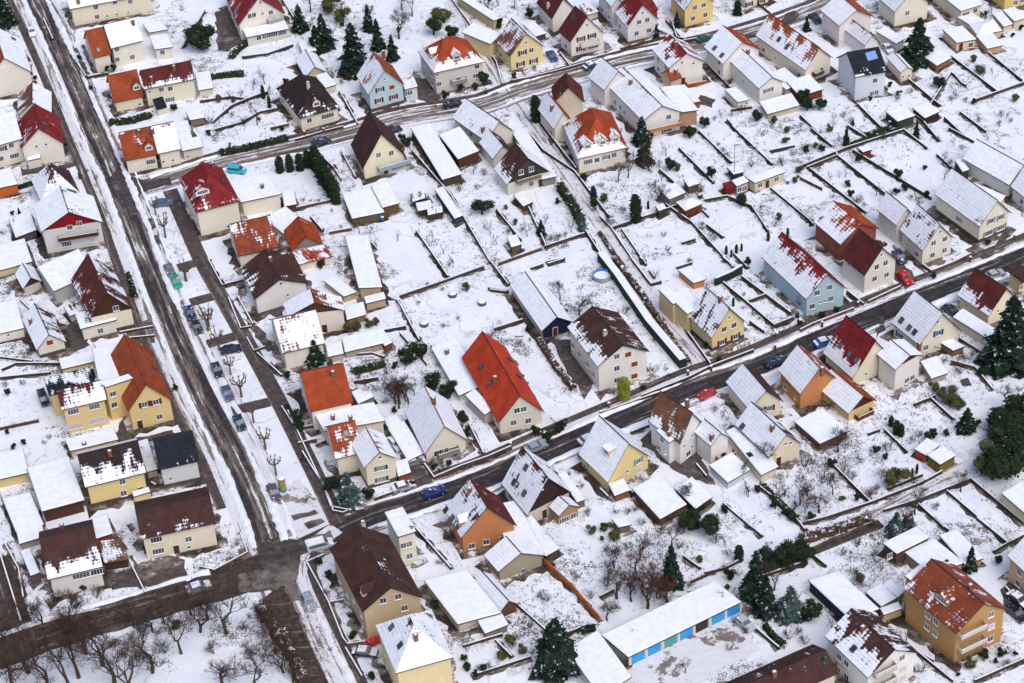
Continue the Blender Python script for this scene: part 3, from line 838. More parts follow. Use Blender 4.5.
def init_trees():
    init_leaf(); g = random.Random(5)
    PROTO['con'] = [conifer_mesh(g, LEAF['fir'], .26 + .05 * i, 30) for i in range(3)]
    PROTO['spr'] = [conifer_mesh(g, LEAF['blue'], .30, 26) for i in range(2)]
    PROTO['thu'] = [column_mesh(g, LEAF['ever']) for i in range(2)]
    PROTO['ever'] = [bush_mesh(g, LEAF['ever']) for i in range(3)]
    PROTO['olv'] = [bush_mesh(g, LEAF['olive'], 6) for i in range(2)]
    PROTO['yel'] = [column_mesh(g, LEAF['yel'])]
    PROTO['red'] = [bare_mesh(g, 5, .75, .2, .02, bark='rtwigs') for i in range(3)]
    PROTO['bare'] = [bare_mesh(g, 6, .54, .25, .024, n3=3, bark='twigs') for i in range(4)]
    PROTO['fruit'] = [bare_mesh(g, 4, .6, .28, .022, n3=3) for i in range(5)]
    PROTO['pol'] = [pollard_mesh(g) for i in range(3)]
    PROTO['shr'] = [shrub_mesh(g, k) for k in ('bark', 'bark2', 'bark')]
SPOTS = []
def TR(kind, h, s, wide=1.0, at=None, pre=None, var=.15):
    nm, cat, lab, grp = KIND[kind]
    for tok in s.split():
        x, y = map(float, tok.split(',')); p = px((x, y)); g = un(p)
        tm, cm = R.choice(PROTO[kind]); sc = h * R.uniform(1 - var, 1 + var)
        r = bpy.data.objects.new(nm, None); scene.collection.objects.link(r); r.location = g
        wv_ = wide * R.uniform(.9, 1.1)
        r.scale = (sc * wv_, sc * wv_, sc); r.rotation_euler = (0, 0, R.uniform(0, 6.28))
        link('trunk', tm, r); link('crown', cm, r)
        if kind in ('shr', 'fruit') and not pre: lab_ = ('taller ' if sc > h * 1.02 else '') + lab
        else: lab_ = lab
        tag(r, None, cat, grp); later(r, pre or lab_, pr(g + Z * h * .4))

# ---------------------------------------------------------------- cars
def car_parts(van=False):
    L, W_, H_ = (4.9, 1.9, 1.95) if van else (4.35, 1.76, 1.45)
    # side outline: (x, z, half width), front at +x
    if van: prof = [(-L / 2, .45), (-L / 2, 1.85), (-L / 2 + .2, 1.95), (L / 2 - 1.7, 1.95), (L / 2 - .95, 1.12), (L / 2 - .1, .92), (L / 2, .5)]
    else: prof = [(-L / 2, .42), (-L / 2 + .03, .92), (-L / 2 + .55, .98), (-L / 2 + .98, 1.42), (.25, 1.45), (1.0, .96), (L / 2 - .15, .80), (L / 2, .48)]
    b = MB(); zb = .28; n = len(prof)
    def hw(z): return W_ / 2 * (1.0 if z < 1.0 else (1 - .16 * (z - 1.0) / .45) if not van else (1 - .07 * (z - 1)))
    Lp = [Vector((x, hw(z), z)) for x, z in prof]; Rp = [Vector((x, -hw(z), z)) for x, z in prof]
    Lp2 = [Vector((-L / 2 + .05, W_ / 2 - .05, zb))] + Lp + [Vector((L / 2 - .05, W_ / 2 - .05, zb))]
    Rp2 = [Vector((-L / 2 + .05, -W_ / 2 + .05, zb))] + Rp + [Vector((L / 2 - .05, -W_ / 2 + .05, zb))]
    for i in range(len(Lp2) - 1): b.face([Rp2[i], Lp2[i], Lp2[i + 1], Rp2[i + 1]][::-1] if False else [Lp2[i], Rp2[i], Rp2[i + 1], Lp2[i + 1]])
    b.face(Lp2); b.face(Rp2[::-1])
    b.face([Lp2[0], Lp2[-1], Rp2[-1], Rp2[0]])
    g = MB(); e = .012
    def quad(p):
        g.face(p)
    if van:
        for s in (1, -1): quad([Vector((x, s * (hw(z) + e), z)) for x, z in ((-L / 2 + .4, 1.2), (L / 2 - 1.15, 1.2), (L / 2 - 1.75, 1.8), (-L / 2 + .4, 1.8))])
        quad([Vector((L / 2 - .95 - .06 + e, y, 1.2)) for y in (-.8, .8)] + [Vector((L / 2 - 1.62 + e, y, 1.88)) for y in (.76, -.76)])
        quad([Vector((-L / 2 - e, y, 1.25)) for y in (-.75, .75)] + [Vector((-L / 2 - e, y, 1.75)) for y in (.72, -.72)])
    else:
        for s in (1, -1): quad([Vector((x, s * (hw(z) + e), z)) for x, z in ((-L / 2 + .68, 1.03), (.82, 1.03), (.28, 1.37), (-L / 2 + 1.0, 1.37))])
        quad([Vector((.95 + e, y, 1.0 + e)) for y in (-.74, .74)] + [Vector((.32 + e, y, 1.41)) for y in (.66, -.66)])
        quad([Vector((-L / 2 + .6 - e, y, 1.03 + e)) for y in (-.72, .72)] + [Vector((-L / 2 + .93 - e, y, 1.38 + e)) for y in (.66, -.66)])
    wl = MB()
    for s in (1, -1): wl.tube((0, s * .1, 0), (0, -s * .1, 0), .33, .33, 14)
    rim = MB()
    for s in (1, -1): rim.tube((0, 0, 0), (0, s * .115, 0), .2, .18, 10)
    hl = MB(); hl.box((0, 0, 0), (.06, .34, .14)); tl = MB(); tl.box((0, 0, 0), (.05, .3, .16))
    return dict(L=L, W=W_, body=b, glass=g, wheel=wl, rim=rim, hl=hl, tl=tl)
CARM = {}
def init_cars():
    for van in (False, True):
        c = car_parts(van)
        for sn in (False, True):
            CARM[(van, sn)] = (c, c['body'].mesh('car_body', [m_paint(sn)]))
        c['g'] = c['glass'].mesh('car_windows', [m_glass()]); c['w'] = c['wheel'].mesh('wheel', [m_plain('1c1c1e', .8)])
        c['r'] = c['rim'].mesh('rim', [m_plain('a4a6aa', .4)]); c['h'] = c['hl'].mesh('headlight', [m_plain('d6dade', .2)]); c['t'] = c['tl'].mesh('tail_light', [m_plain('8c1c1c', .3)])
def CAR(p, toward, hx, label, snowy=False, van=False, group='cars parked along the streets', sc=1.0):
    c, body = CARM[(van, snowy)]; a = un(px(p)); b = un(px((p[0] + toward[0], p[1] + toward[1]))); d = b - a; d.z = 0
    r = bpy.data.objects.new('parked_car', None); scene.collection.objects.link(r); r.location = a + Z * .05; r.rotation_euler = (0, 0, math.atan2(d.y, d.x)); r.scale = (sc * 1.07,) * 3
    o = link('body', body, r); o.color = hexc(hx); link('car_windows', c['g'], r)
    for sx in (-1, 1):
        for sy in (-1, 1):
            w_ = link('wheel', c['w'], r, (sx * c['L'] * .31, sy * (c['W'] / 2 - .1), .33)); link('rim', c['r'], w_)
    for sy in (-1, 1):
        link('headlight', c['h'], r, (c['L'] / 2 - .02, sy * .6, .62)); link('tail_light', c['t'], r, (-c['L'] / 2 - .0, sy * .6, .8))
    tag(r, label, 'van' if van else 'car', group); USED.add(label)
APRON.append(m_road('bare_trodden_ground', .46, (.05, .036, .031), slush=.2, iso=True)); init_trees(); init_cars()
# ================================================================ ground, streets, paths
g = MB(); g.face([(-3000, -500, 0), (3000, -500, 0), (3000, 4500, 0), (-3000, 4500, 0)], 0)
tag(link('ground', g.mesh('ground', [m_ground()])), kind='structure')
ASPH = m_road('street_wet_asphalt', .34, (.04, .034, .037), slush=.3); VERGE = m_road('street_verge_slush', .60, (.11, .09, .08), slush=.45)
SNOWST = m_road('street_packed_snow', .47, (.07, .055, .05), slush=.35); PAVE = m_road('pavement_wet', .20, (.075, .058, .055), slush=.3)
DIRT = m_road('dirt_road', .16, (.06, .044, .038), slush=.3); YARD = m_road('yard_asphalt', .20, (.08, .065, .06), slush=.25, iso=True)
MAINST = m_road('main_street_asphalt', .24, (.04, .034, .037), slush=.22); LANE = m_road('trodden_snow', .68, (.2, .16, .14), slush=.5)
tile(0,0,1)
LR = [(30,-12),(64,60),(98,140),(126,205),(150,270),(176,335),(203,395),(232,450),(254,500),(270,545)]
strip('street', LR, -5.4, 4.8, .02, VERGE)
strip('street', LR, -2.3, 2.3, .035, ASPH)
strip('pavement', LR[:-1], -7.4, -5.5, .12, PAVE)
strip('street', [(186,300),(212,360),(236,415),(256,455),(276,500),(300,525)], -2.6, 2.2, .03, LANE)
DR = [(268,540),(284,574),(298,615),(318,660),(340,700)]
strip('street', DR, -6.0, 4.6, .024, VERGE); strip('street', DR, -2.5, 3.0, .04, DIRT)
strip('street', [(336,528),(312,545),(299,556),(295,575),(303,605),(322,650),(348,700)], -1.6, 1.9, .048, LANE)
strip('footpath', [(316,552),(312,572),(325,604),(342,640),(368,695)], -.9, .9, .06, PAVE)
patch('parking_bay', [(262,498),(300,478),(335,520),(322,533),(300,540),(284,534),(272,518)], .03, m_road('slushy_bay', .72, (.2, .16, .14), slush=.5, iso=True))
BR = [(-20,660),(60,632),(140,608),(215,586),(262,570),(285,560)]
strip('dirt_road', BR, -4.4, 4.4, .028, DIRT)
MR = [(272,562),(300,548),(332,533),(372,515),(412,503),(486,478),(540,454),(585,435),(641,411),(696,387),(760,365),(800,347),(883,312),(936,291),(997,267),(1060,240)]
strip('main_street', MR, -4.8, 4.8, .026, VERGE); strip('main_street', MR, -2.7, 2.4, .042, MAINST)
strip('pavement', MR[4:], 4.8, 6.4, .12, PAVE); 
UR = [(128,190),(155,184),(178,176),(227,161),(300,145),(354,132),(400,118),(482,104),(515,92),(585,72),(631,59),(703,45),(760,29),(805,14),(860,-8)]
strip('upper_street', UR, -3.6, 3.6, .026, SNOWST); strip('pavement', UR[2:], 3.6, 5.0, .12, PAVE); strip('pavement', UR[3:], -4.9, -3.6, .12, m_road('pavement_snow_upper', .7, (.12,.1,.09)))
patch('street', [(110,178),(118,166),(130,177),(150,181),(170,177),(172,185),(150,190),(137,198),(136,216),(124,206)], .05, m_road('junction_asphalt', .12, (.06,.05,.052), slush=.3, iso=True))
patch('street', [(255,548),(268,540),(300,540),(330,530),(334,540),(300,556),(296,580),(300,600),(284,604),(270,590),(240,592),(238,575),(262,566)], .05, m_road('junction_slush', .20, (.06,.05,.05), slush=.5, iso=True))
PL = [(170,190),(190,236),(205,268),(240,330),(278,400),(308,460),(339,524)]
strip('footpath', PL, -1.7, 1.7, .06, PAVE)
for a, b in (((189,303),(219,295)),((205,345),(240,335)),((232,411),(270,402)),((178,268),(200,262))):
    strip('driveway', [a, b], -1.5, 1.5, .055, YARD, smooth=False)
strip('alley', [(451,0),(476,44),(505,92)], -1.6, 1.6, .05, LANE)
strip('alley', [(512,98),(560,165),(605,230),(655,300),(700,372)], -1.8, 1.8, .05, LANE)
strip('alley', [(619,278),(665,325),(706,368)], -2.0, 2.0, .055, LANE)
strip('dirt_lane', [(796,550),(826,534),(872,516),(940,480),(975,462)], -1.4, 1.4, .05, LANE); strip('dirt_lane', [(760,572),(796,556),(830,542),(880,522)], -1.6, 1.2, .045, DIRT)
strip('dark_track', [(-8,560),(2,592),(12,628),(22,660)], -3.5, 3.5, .03, DIRT)
# bare yards and drives
for pts in (
    [(60,328),(84,320),(90,345),(66,358)], [(113,440),(122,420),(130,438),(150,436),(172,430),(176,436),(140,446),(118,452)],
    [(20,165),(72,158),(82,164),(60,172),(22,176)], [(70,50),(84,44),(96,72),(88,76)], [(400,455),(432,445),(434,484),(404,494)],
    [(130,324),(153,320),(155,343),(120,346)], [(733,38),(776,30),(790,8),(800,14),(790,24),(758,42)], [(548,338),(572,340),(592,388),(584,400)],
    [(651,430),(700,455),(716,485),(690,480),(662,462),(640,440)], [(898,255),(918,280),(905,290),(890,275)], [(700,95),(716,100),(712,108),(696,104)],
    [(100,568),(132,555),(150,586),(112,590)], [(132,568),(165,552),(185,560),(188,575),(150,590)], [(340,392),(358,388),(362,410),(342,412)],
    [(215,12),(228,8),(245,40),(228,52),(218,50)], [(402,90),(414,70),(440,96),(436,108)], 
    [(965,250),(985,262),(1000,262),(1010,230),(1003,232),(990,252),(975,245)], [(1000,590),(1008,610),(1024,620),(1030,600),(1010,580)], [(545,122),(556,118),(560,140),(550,146)],
    [(790,352),(806,352),(812,362),(786,372)], [(875,330),(882,316),(886,330),(876,340)], [(262,295),(282,300),(284,318),(262,312)], [(243,318),(262,330),(275,350),(268,352)],
    
    [(262,484),(270,483),(275,491),(268,494)], [(142,220),(152,218),(156,228),(148,232)], [(150,236),(158,235),(162,243),(155,246)], [(960,380),(968,378),(972,386),(962,386)],
    ): patch('yard', pts, .03, YARD)
LANEI = m_road('rutted_snow', .66, (.09, .07, .06), slush=.4, iso=True)
for q in ([(291,516),(315,510),(318.5,514),(294,521)],[(303.6,524),(321,519),(325.5,522),(308.7,529.5)]): patch('parking_bay', q, .09, YARD)
patch('yard', [(620,672),(650,655),(700,630),(735,612),(760,650),(725,668),(700,683),(640,700)], .026, LANEI)
patch('embankment', [(276,590),(285,585),(308,640),(330,700),(300,700),(290,660),(272,640),(262,600)], .025, DIRT)

snow_bank(LR, 2.9); snow_bank(LR, -3.1); snow_bank(LR, 4.9, .8, .3); snow_bank(MR[3:], 3.2); snow_bank(MR[3:], -3.3); snow_bank(UR[1:], 3.3, .8, .3); snow_bank(UR[2:], -3.3, .8, .3)
snow_bank(DR[2:], 3.6); snow_bank(BR[:-2], 4.2); snow_bank(BR[:-2], -4.4, 1.2, .3); 
# ================================================================ houses, top row of the photo
T(0, 0)
H('long cream house at the top left', 'long cream house at the top left with many small windows along its snowy eaves', 's', (340,45), (740,-30), P=(310,-60), h=88, k=.7, wall='e9e0c6', roof='red', c='9999', f='467,35 560,10 473,82 522,78m 570,70m 625,60m 635,8', ch='383,16')
H('white house with half orange half snowy roof', 'white house with roof one third orange tile and two thirds snow by the upper road', 's', (455,283), (542,262), P=(420,152), h=77, roof='rng', wall='e9e2d0', c='2034', s='480,243')
Vv('s', (542,236), (697,198), P=(522,120), h=100, wall='e9e2d0', roof='brn', c='9799', f='570,240 572,290 645,278', ch='650,118')
Vv('flat', (752,240), (845,228), (725,175), h=58, wall='e9e2d0', f='792,255'); Vv('flat', (725,158), (820,142), (685,118), h=18, wall='e0d8c4')
H('terrace with orange and maroon roofs', 'cream terrace with bright orange roof on the left half and maroon roof on the right', 's', (555,500), (702,468), P=(525,370), h=52, roof='rng', wall='e9e0c6', c='0022', dm='665,425', f='680,508m')
Vv('s', (702,435), (952,385), P=(680,345), h=92, wall='e9e0c6', roof='mar', c='6033', f='730,448m 787,437 830,432 818,487 840,483', ch='740,395 850,340')
Vv('mono', (765,535), (815,520), (745,498), h=35, wall='ddd5c4', roof='blk', k=.8, c='1111'); Vv('flat', (965,440), (1040,428), (950,355), h=35, wall='e0d8c4')
H('white gabled house with orange roof on the left edge', 'white gabled house at the left edge with orange roof, snowy right slope and rooftop window', 'f', (-75,402), (155,350), (-125,240), P=(26,282), h=90, roof='rng', wall='ece6d6', c='1098', s='65,190')
Vv('flat', (-90,345), (68,320), (-110,270), h=100, wall='e6e0d2', f='30,370', bal='20,420,4,8a8078')
H('long snowy house with grey brown dormer roof', 'low house with brown and snowy roof tucked behind the small red roofed gable', 'f', (85,560), (252,548), (35,470), P=(150,500), h=40, roof='cop', wall='ded6c6', c='5276')
T(1, 0)
H('cream terrace at the road corner', 'cream terrace with orange roof patched with snow at the corner of two roads', 's', (608,150), (768,118), P=(582,14), h=68, roof='rng', wall='ece4d0', c='2333', dm='725,85', f='735,155l', ch='680,20')
Vv('s', (770,116), (882,92), P=(745,-18), h=76, roof='rng', wall='ece4d0', c='9533', f='797,155m 843,147m', ch='745,15')
Vv('flat', (886,102), (993,80), (872,50), h=52, wall='e0d8c6', f='915,130m'); Vv('flat', (870,55), (940,40), (850,-10), h=40, wall='9a8478')
T(0, 0)
G('snowy shed roof', (925,585), (1000,572), (905,545), 22, wall='8c7c6c'); G('snowy square shed', (860,650), (935,635), (840,600), 26, wall='9a8a78')
tile(200,0,S0)
H('white house with snowy veranda', 'white gabled house at the top with red roof, balcony and snow covered glazed veranda', 'f', (185,125), (415,65), (120,-40), P=(290,-12), h=78, roof='red', wall='efe9dc', c='3101', f='243,78 262,73 305,65m 345,60 293,12m', bal='362,88,4,9aa0a6', s='185,52')
Vv('flat', (225,182), (435,138), (205,142), h=50, wall='d9d2c4', f='287,185 315,178 350,170L 400,160l')
H('pale ochre small gabled outbuilding', 'small pale gabled house buried in snow with attached garage beside the dark conifers', 'f', (512,378), (618,350), (465,292), P=(568,325), h=30, wall='d8c9a4', roof='brn', c='9999')
Vv('flat', (610,428), (668,410), (560,368), h=40, wall='e0d8c8', f='640,445c'); Vv('flat', (500,258), (570,245), (475,202), h=22, wall='d8c9a4')
H('cream bungalow with brown hipped roof', 'cream bungalow with dark brown hipped roof, front dormer and snowy left eave', 'hip', (485,578), (682,522), (372,430), h=66, roof='drk', wall='efe6cc', c='4010', k=.95, f='533,588 622,565L', dm='565,505', ch='528,420w', auto=True)
H('pale blue house with red shutters', 'pale blue gabled house with four red shuttered windows and streaky orange roof', 'f', (820,462), (998,412), (762,368), P=(898,340), h=92, roof='rng', wall='bcd6e0', c='7511', f='877,437s 935,425b 873,490s 943,473s 900,385m', ch='895,268', plinth=True)
Vv('f', (945,350), (1000,395), (870,300), P=(960,330), h=60, wall='bcd6e0', roof='rng', c='1111') if False else None
tile(400,0,S0)
Vv('flat', (22,436), (88,420), (0,385), h=70, wall='cfdfe4', f='35,455 48,452', roof='rng', c='6666')
H('grey house with bright orange hipped roof', 'pale grey two storey house with bright orange hipped roof, dormers and snow along the eaves', 'hip', (165,355), (412,300), (85,248), h=108, roof='brt', wall='d9d3cc', c='7010', k=.95, f='190,410 182,365m 285,388 375,325 367,370', dm='275,278 155,262', bal='283,385,4,8c8c90', ch='212,205')
H('yellow house with patchy brown roof', 'pale yellow gabled house with brown roof half covered in snow beside the white alley', 'f', (535,275), (708,228), (462,200), P=(618,162), h=76, roof='cop', wall='ecd9a0', c='5577', f='597,257s 640,245 588,312s 651,297s 615,208m')
Vv('flat', (440,215), (495,165), (368,130), h=78, wall='e6d29a'); Vv('flat', (455,100), (500,85), (270,-20), h=50, wall='cbb98c')
H('white house with maroon roof and white balcony', 'white gabled house with smooth maroon roof, shuttered doors and white balcony near the top street', 'f', (830,205), (1002,165), (755,155), P=(912,82), h=76, roof='mar', wall='efeae2', c='2066', f='882,190s 935,175s 912,122m 880,237s 943,222s', bal='922,205,5,d6d2cc', s='845,85')
H('white house with twin brown roofs behind', 'tall white house with narrow brown roof and pale chimney just behind the maroon roofed one', 'f', (740,92), (862,50), (668,12), P=(820,-8), h=72, roof='mar', wall='ece6dc', c='1111', ch='723,35w')
G('garage with thick snow and dark doors', (660,178), (715,160), (598,118), 26, wall='5a4a44', name='garage')
G('small snow patched red roofed annex', (912,72), (970,55), (872,22), 30, wall='d8d0c4', roof='rng', c='6666')
H('long house with chimney and striped snow roof', 'long brown roofed house with striped snow on the left and a dark timbered front gable', 'f', (420,690), (560,640), (255,575), P=(500,592), h=55, roof='cop', wall='e6dfd0', c='8733', ch='405,640')
T(1, 2)
Vv('f', (452,142), (560,112), (385,62), P=(503,75), h=60, wall='e6dfd0', roof='brn', c='8833')
Vv('f', (520,268), (735,205), (458,190), P=(612,135), h=62, wall='e6dfd0', roof='brn', gable='W4c4440', c='7066', f='640,262 590,262m 685,262d 590,205 640,190', bal='620,225,6,7a6a5a')
Vv('flat', (690,240), (766,225), (540,5), h=40, wall='8c857c', roof='gry', c='9999')
G('little garden hut with snowy lid', (600,372), (650,348), (565,312), 28, wall='W5c4638')
tile(400,0,S0)
H('white house with orange verge and green ivy', 'narrow white house with snowy roof and orange verge in front of a brown hipped roof', 'f', (750,632), (850,598), (675,530), P=(808,548), h=72, roof='rng', wall='ece6d8', c='9911', ch='742,535')
Vv('f', (748,500), (900,498), (645,450), P=(797,425), h=84, wall='e8dfc4', roof='mar', c='2211', f='790,460m', auto=False); Vv('flat', (795,525), (865,505), (775,488), h=40, wall='e8dfc4')
tile(0,0,1)
H('white house with flame red dormered roof', 'white house with flame red hipped roof, small red dormers and snow along its front eave', 'hip', (577.4,158.7), (627.7,147.4), (562,123), h=16, roof='brt', wall='ece6d8', c='7000', k=1.0, f='588,161.8l 597,160 606,157.5l 605,157 614,155', dm='587,146 602,142 615,139')
# ---- (0,3)
tile(600,0,S0)
H('white house with red roof at the top', 'white gabled house with red roof at the top between grey and yellow houses', 'f', (130,135), (290,95), (72,60), P=(210,22), h=76, roof='red', wall='ebe8e4', c='6011', f='190,108 230,97 178,163 238,148 208,62m')
Vv('flat', (225,60), (285,45), (190,0), h=50, wall='a03432', roof='red', c='0000')
H('pale grey house by the red roofed one', 'pale grey house cut by the top edge just left of the red roofed one', 'f', (55,32), (118,12), (-15,-40), P=(90,-10), h=98, roof='gry', wall='dcdce2', c='9999')
H('yellow house with four windows at the top', 'warm yellow gabled house at the top edge with patchy brown roof and four windows', 'f', (410,52), (562,10), (335,-25), P=(495,-55), h=86, roof='brn', wall='eed08a', c='6677', f='463,37 505,25 453,90 513,73')
H('white building cut by the top edge', 'white building at the top edge with two dark red windows above a brown yard', 'flat', (705,-25), (832,-62), (655,-90), h=75, wall='ece8e0', c='9999', f='727,20s 785,5s')
H('white house with red ridge and wooden balcony', 'white house with red ridged snowy roof, orange wooden balcony and roof window', 'f', (335,332), (512,300), (238,246), P=(395,258), h=98, roof='red', wall='ece7de', c='8255', f='400,305m 455,308m 405,350d', s='330,280', bal='465,395,5,b0562c', ch='370,225')
Vv('s', (345,395), (400,375), P=(310,345), h=50, wall='d9bca4', roof='rng', c='2222', ch='370,360', k=.8); Vv('flat', (455,500), (492,492), (375,418), h=15, wall='8a4c38', roof='red', c='8888')
H('big white house with long snowy roof', 'big white house with brown ridge on a long snowy roof and full width wooden balcony', 'f', (207,590), (400,545), (22,402), P=(290,515), h=88, roof='mar', wall='ece8e2', c='9588', f='250,605d 310,590d 335,570 330,630l', l='75,500 100,525 120,548 100,580 122,602 27,505 27,452', bal='300,610,9,b4764a', ch='150,410', s='')
Vv('flat', (385,548), (482,535), (290,425), h=75, wall='b8926e')
Vv('f', (20,440), (165,400), (-60,375), P=(100,345), h=88, wall='e8e6e4', roof='mar', c='9999')
H('long white house with snowy roof and veranda', 'very long white house with unbroken snowy roof and snow covered veranda at its garden end', 'f', (600,312), (785,240), (515,226), P=(682,205), h=92, roof='rng', wall='ece8e2', c='8822', s='595,270 560,235')
Vv('f', (775,432), (902,400), (608,275), P=(830,375), h=84, wall='ece8e2', roof='mar', c='9999', l='585,335m 620,375m 650,395m 700,398m', f='805,445 820,440 835,435', ch='722,262', auto=False); Vv('flat', (815,556), (975,512), (775,495), h=32, wall='c8beac')
G('white box shaped shed with snow roof', (670,498), (730,485), (605,435), 42, wall='e6e0d4', f='715,503m')
tile(800,0,S4)
H('cream house with orange ridge by the top street', 'cream gabled house with long orange ridge and snow streaked left slope near the top street', 'f', (25,322), (150,262), (-169,151), P=(92,218), h=72, roof='rng', wall='ece4d0', c='8311', f='100,290d 95,345', s='-95,180 -60,215', bal='75,325,3,5c4a40')
G('flat garage roof edged with orange', (0,440), (108,405), (-65,372), 40, wall='W6a4030', name='garage')
G('flat snow covered garage', (-65,410), (15,378), (-150,338), 32, wall='d2cabc', name='garage')
H('long white house with orange verges', 'long white house with windowless left wall and orange edged snowy roof near the top', 'f', (178,118), (338,75), (92,45), P=(240,45), h=92, roof='rng', wall='e8e6e6', c='9911', auto=False)
Vv('f', (296,208), (363,190), (180,118), P=(330,160), h=60, wall='e8e6e6', roof='rng', c='7511')
H('blue white house with solar panels', 'bluish white house with dark roof carrying two blue solar panels', 's', (254,352), (402,326), (148,268), P=(205,240), h=108, roof='blk', wall='dbe0ec', c='3022', sol='315,258 338,252', f='343,368 330,428 348,422 ', l='192,280m 188,382m 217,412m')
Vv('flat', (253,352), (298,342), (238,330), h=112, wall='cfd6e6', zmin=3)
H('small cream house beside the solar roof', 'small cream house with snowy roof tucked right of the solar panel roof', 'f', (460,332), (520,318), (395,262), P=(480,305), h=46, roof='rng', wall='ebe2cc', c='9988', f='470,352m 498,345m')
H('cream house behind the tall dark conifer', 'cream gabled house with plain snowy roof standing behind the tallest dark conifer', 'f', (432,55), (596,15), (350,-15), P=(510,-50), h=72, roof='brn', wall='e9e2cc', c='9999', f='490,60')
G('low white annex roofed with snow', (440,200), (482,175), (345,142), 44, wall='dad6d0', name='annex')
H('beige long house at the top right', 'beige long house at the top right with a flat snowy terrace and three windows', 'flat', (735,50), (838,18), (600,-55), h=62, wall='e2d6ba', c='9999', f='758,65l 800,48')
H('bright yellow house in the top right corner', 'bright yellow building peeking in at the top right corner behind the sheds', 'flat', (935,-10), (1090,-45), (870,-60), h=60, wall='efcf74', c='9999', f='985,12 1015,2')
G('cream shed with wide snowy roof', (715,195), (808,178), (650,133), 42, wall='e4c8a4', f='735,215d 780,205')
G('small flat shed heaped with snow', (790,122), (845,92), (718,78), 30, wall='dccdb2'); G('pink brown flat shed with snow', (855,222), (930,205), (802,162), 30, wall='d2a07c')
G('low gabled shed under deep snow', (812,165), (925,140), (785,108), 30, wall='d8c49c', kind='hip', k=.4); G('tiny pale hut under snow', (930,122), (975,108), (882,62), 28, wall='dccfae')
G('narrow snow topped hut', (978,97), (1035,80), (925,45), 36, wall='dccfae'); G('brown hut with bench', (625,300), (695,262), (585,235), 28, wall='W8c6a4a')
G('open dark green garden shelter', (445,555), (528,527), (388,507), 42, wall='3c5048')
G('low planter wall box full of snow', (570,540), (640,508), (512,492), 18, wall='3a322c', name='raised_bed')
# ---- row 1
T(1, 0)
H('small white house with red gable on the left', 'white gabled house with red roof and entrance canopy beside the upper left road', 'f', (100,90), (312,66), (60,-30), P=(186,-8), h=90, roof='red', wall='efe9da', c='2321', f='178,80m 225,70m 158,160d 188,155d', s='215,-30')
Vv('flat', (130,150), (198,135), (128,132), h=44, wall='e8e2d2', zmin=2.4)
H('white house with snow roof on the left edge', 'white house with snow roof and dark balcony at the left edge beside the red gable', 'mono', (-60,90), (108,42), (-90,-20), h=108, roof='blk', wall='ebe6da', c='9999', k=1.5, f='55,75 70,126l 10,92s 5,140')
G('snowy flat shed with orange boarded front', (-50,292), (88,262), (-85,212), 48, wall='Wc4642c')
H('house with deep red gable boards', 'pale house with deep red boarded gable, recessed balcony and blue grey snowy roof', 'f', (200,497), (500,448), (145,373), P=(358,400), h=112, roof='gry', wall='dcdcd8', gable='W8e1c24', c='9985', f='340,475 387,455 325,555l 445,535c', bal='380,505,9,5a2c2c')
Vv('hip', (200,350), (390,305), (150,240), h=60, wall='d9d4cc', roof='brn', c='8421', k=1.25)
G('glazed carport streaked with snow', (75,525), (180,485), (48,428), 30, wall='5a5a60', name='carport', roof='gry', c='7777')
G('long low cream building roofed with snow', (-60,700), (158,640), (-95,585), 36, wall='d9c59a', name='annex')
H('bright red hipped corner house', 'cream corner house with big bright red hipped roof and lower snowy wing', 'hip', (955,402), (1170,345), (872,238), h=122, roof='red', wall='efe8d4', c='4010', k=1.15, ch='1040,180', dm='985,300l', s='1090,250')
T(1, 1)
Vv('flat', (200,352), (398,310), (125,258), h=76, wall='efe8d4', roof='red', c='9999', ch='305,285', f='85,395m 150,385l')
G('small snow lidded shed', (410,372), (472,360), (396,298), 25, wall='5a4236')
H('white house with rust brown roof', 'white house with rust brown roof and a snow patch near its ridge', 's', (185,615), (385,570), P=(135,460), h=72, roof='rst', wall='ece7dc', c='2444', k=.75)
H('small glowing orange gable', 'small house with glowing orange gabled roof and grey front between snowy flat roofs', 'f', (445,592), (602,560), (408,490), P=(497,520), h=38, roof='brt', wall='cfc8bc', gable='8f8478', c='1122')
Vv('flat', (405,505), (505,440), (345,422), h=24, wall='d8d0c4'); Vv('flat', (482,655), (655,612), (420,602), h=40, wall='e6e0d0', roof='brt', c='5555', f='600,660d')
G('brown shed with thick flat snow roof', (740,432), (900,400), (690,308), 38, wall='W6a5a48'); G('smaller brown shed with snow roof', (888,378), (975,355), (832,272), 46, wall='W6e5236')
H('cream house with dark roof and blue balcony', 'cream gabled house with dark brown roof and long blue grey balcony', 'f', (792,190), (1005,128), (738,70), P=(895,20), h=58, roof='brn', wall='efe6c6', c='1011', f='870,122 932,112 948,188 965,185 982,180 907,205d', bal='940,160,8,8ca0b4')
H('long ochre house with white flat roof', 'narrow ochre house with smooth white roof running down beside an open snowfield', 'flat', (772,770), (890,765), (638,530), h=60, wall='d8b98c', c='9999', l='660,590 690,640 720,690')
T(1, 2)
G('long dark barn with snow roof', (205,242), (303,213), (50,-10), 42, wall='W4c443e', name='barn'); G('brown barn with deep snow roof', (282,142), (387,100), (188,22), 52, wall='W5a3a30', name='barn')
G('long narrow shed with blue tarp side', (265,432), (308,415), (168,290), 30, wall='3a4668'); G('wooden tool shed', (542,572), (592,556), (520,522), 36, wall='W6c5c3c')
for q in (((85,395),(160,380),(75,355)), ((60,350),(140,325),(50,310)), ((135,415),(210,398),(130,385))): G('raised garden bed with snow and dark soil edge', *q, 18, wall='4a3c34', name='raised_bed', c='6666')
T(1, 3)
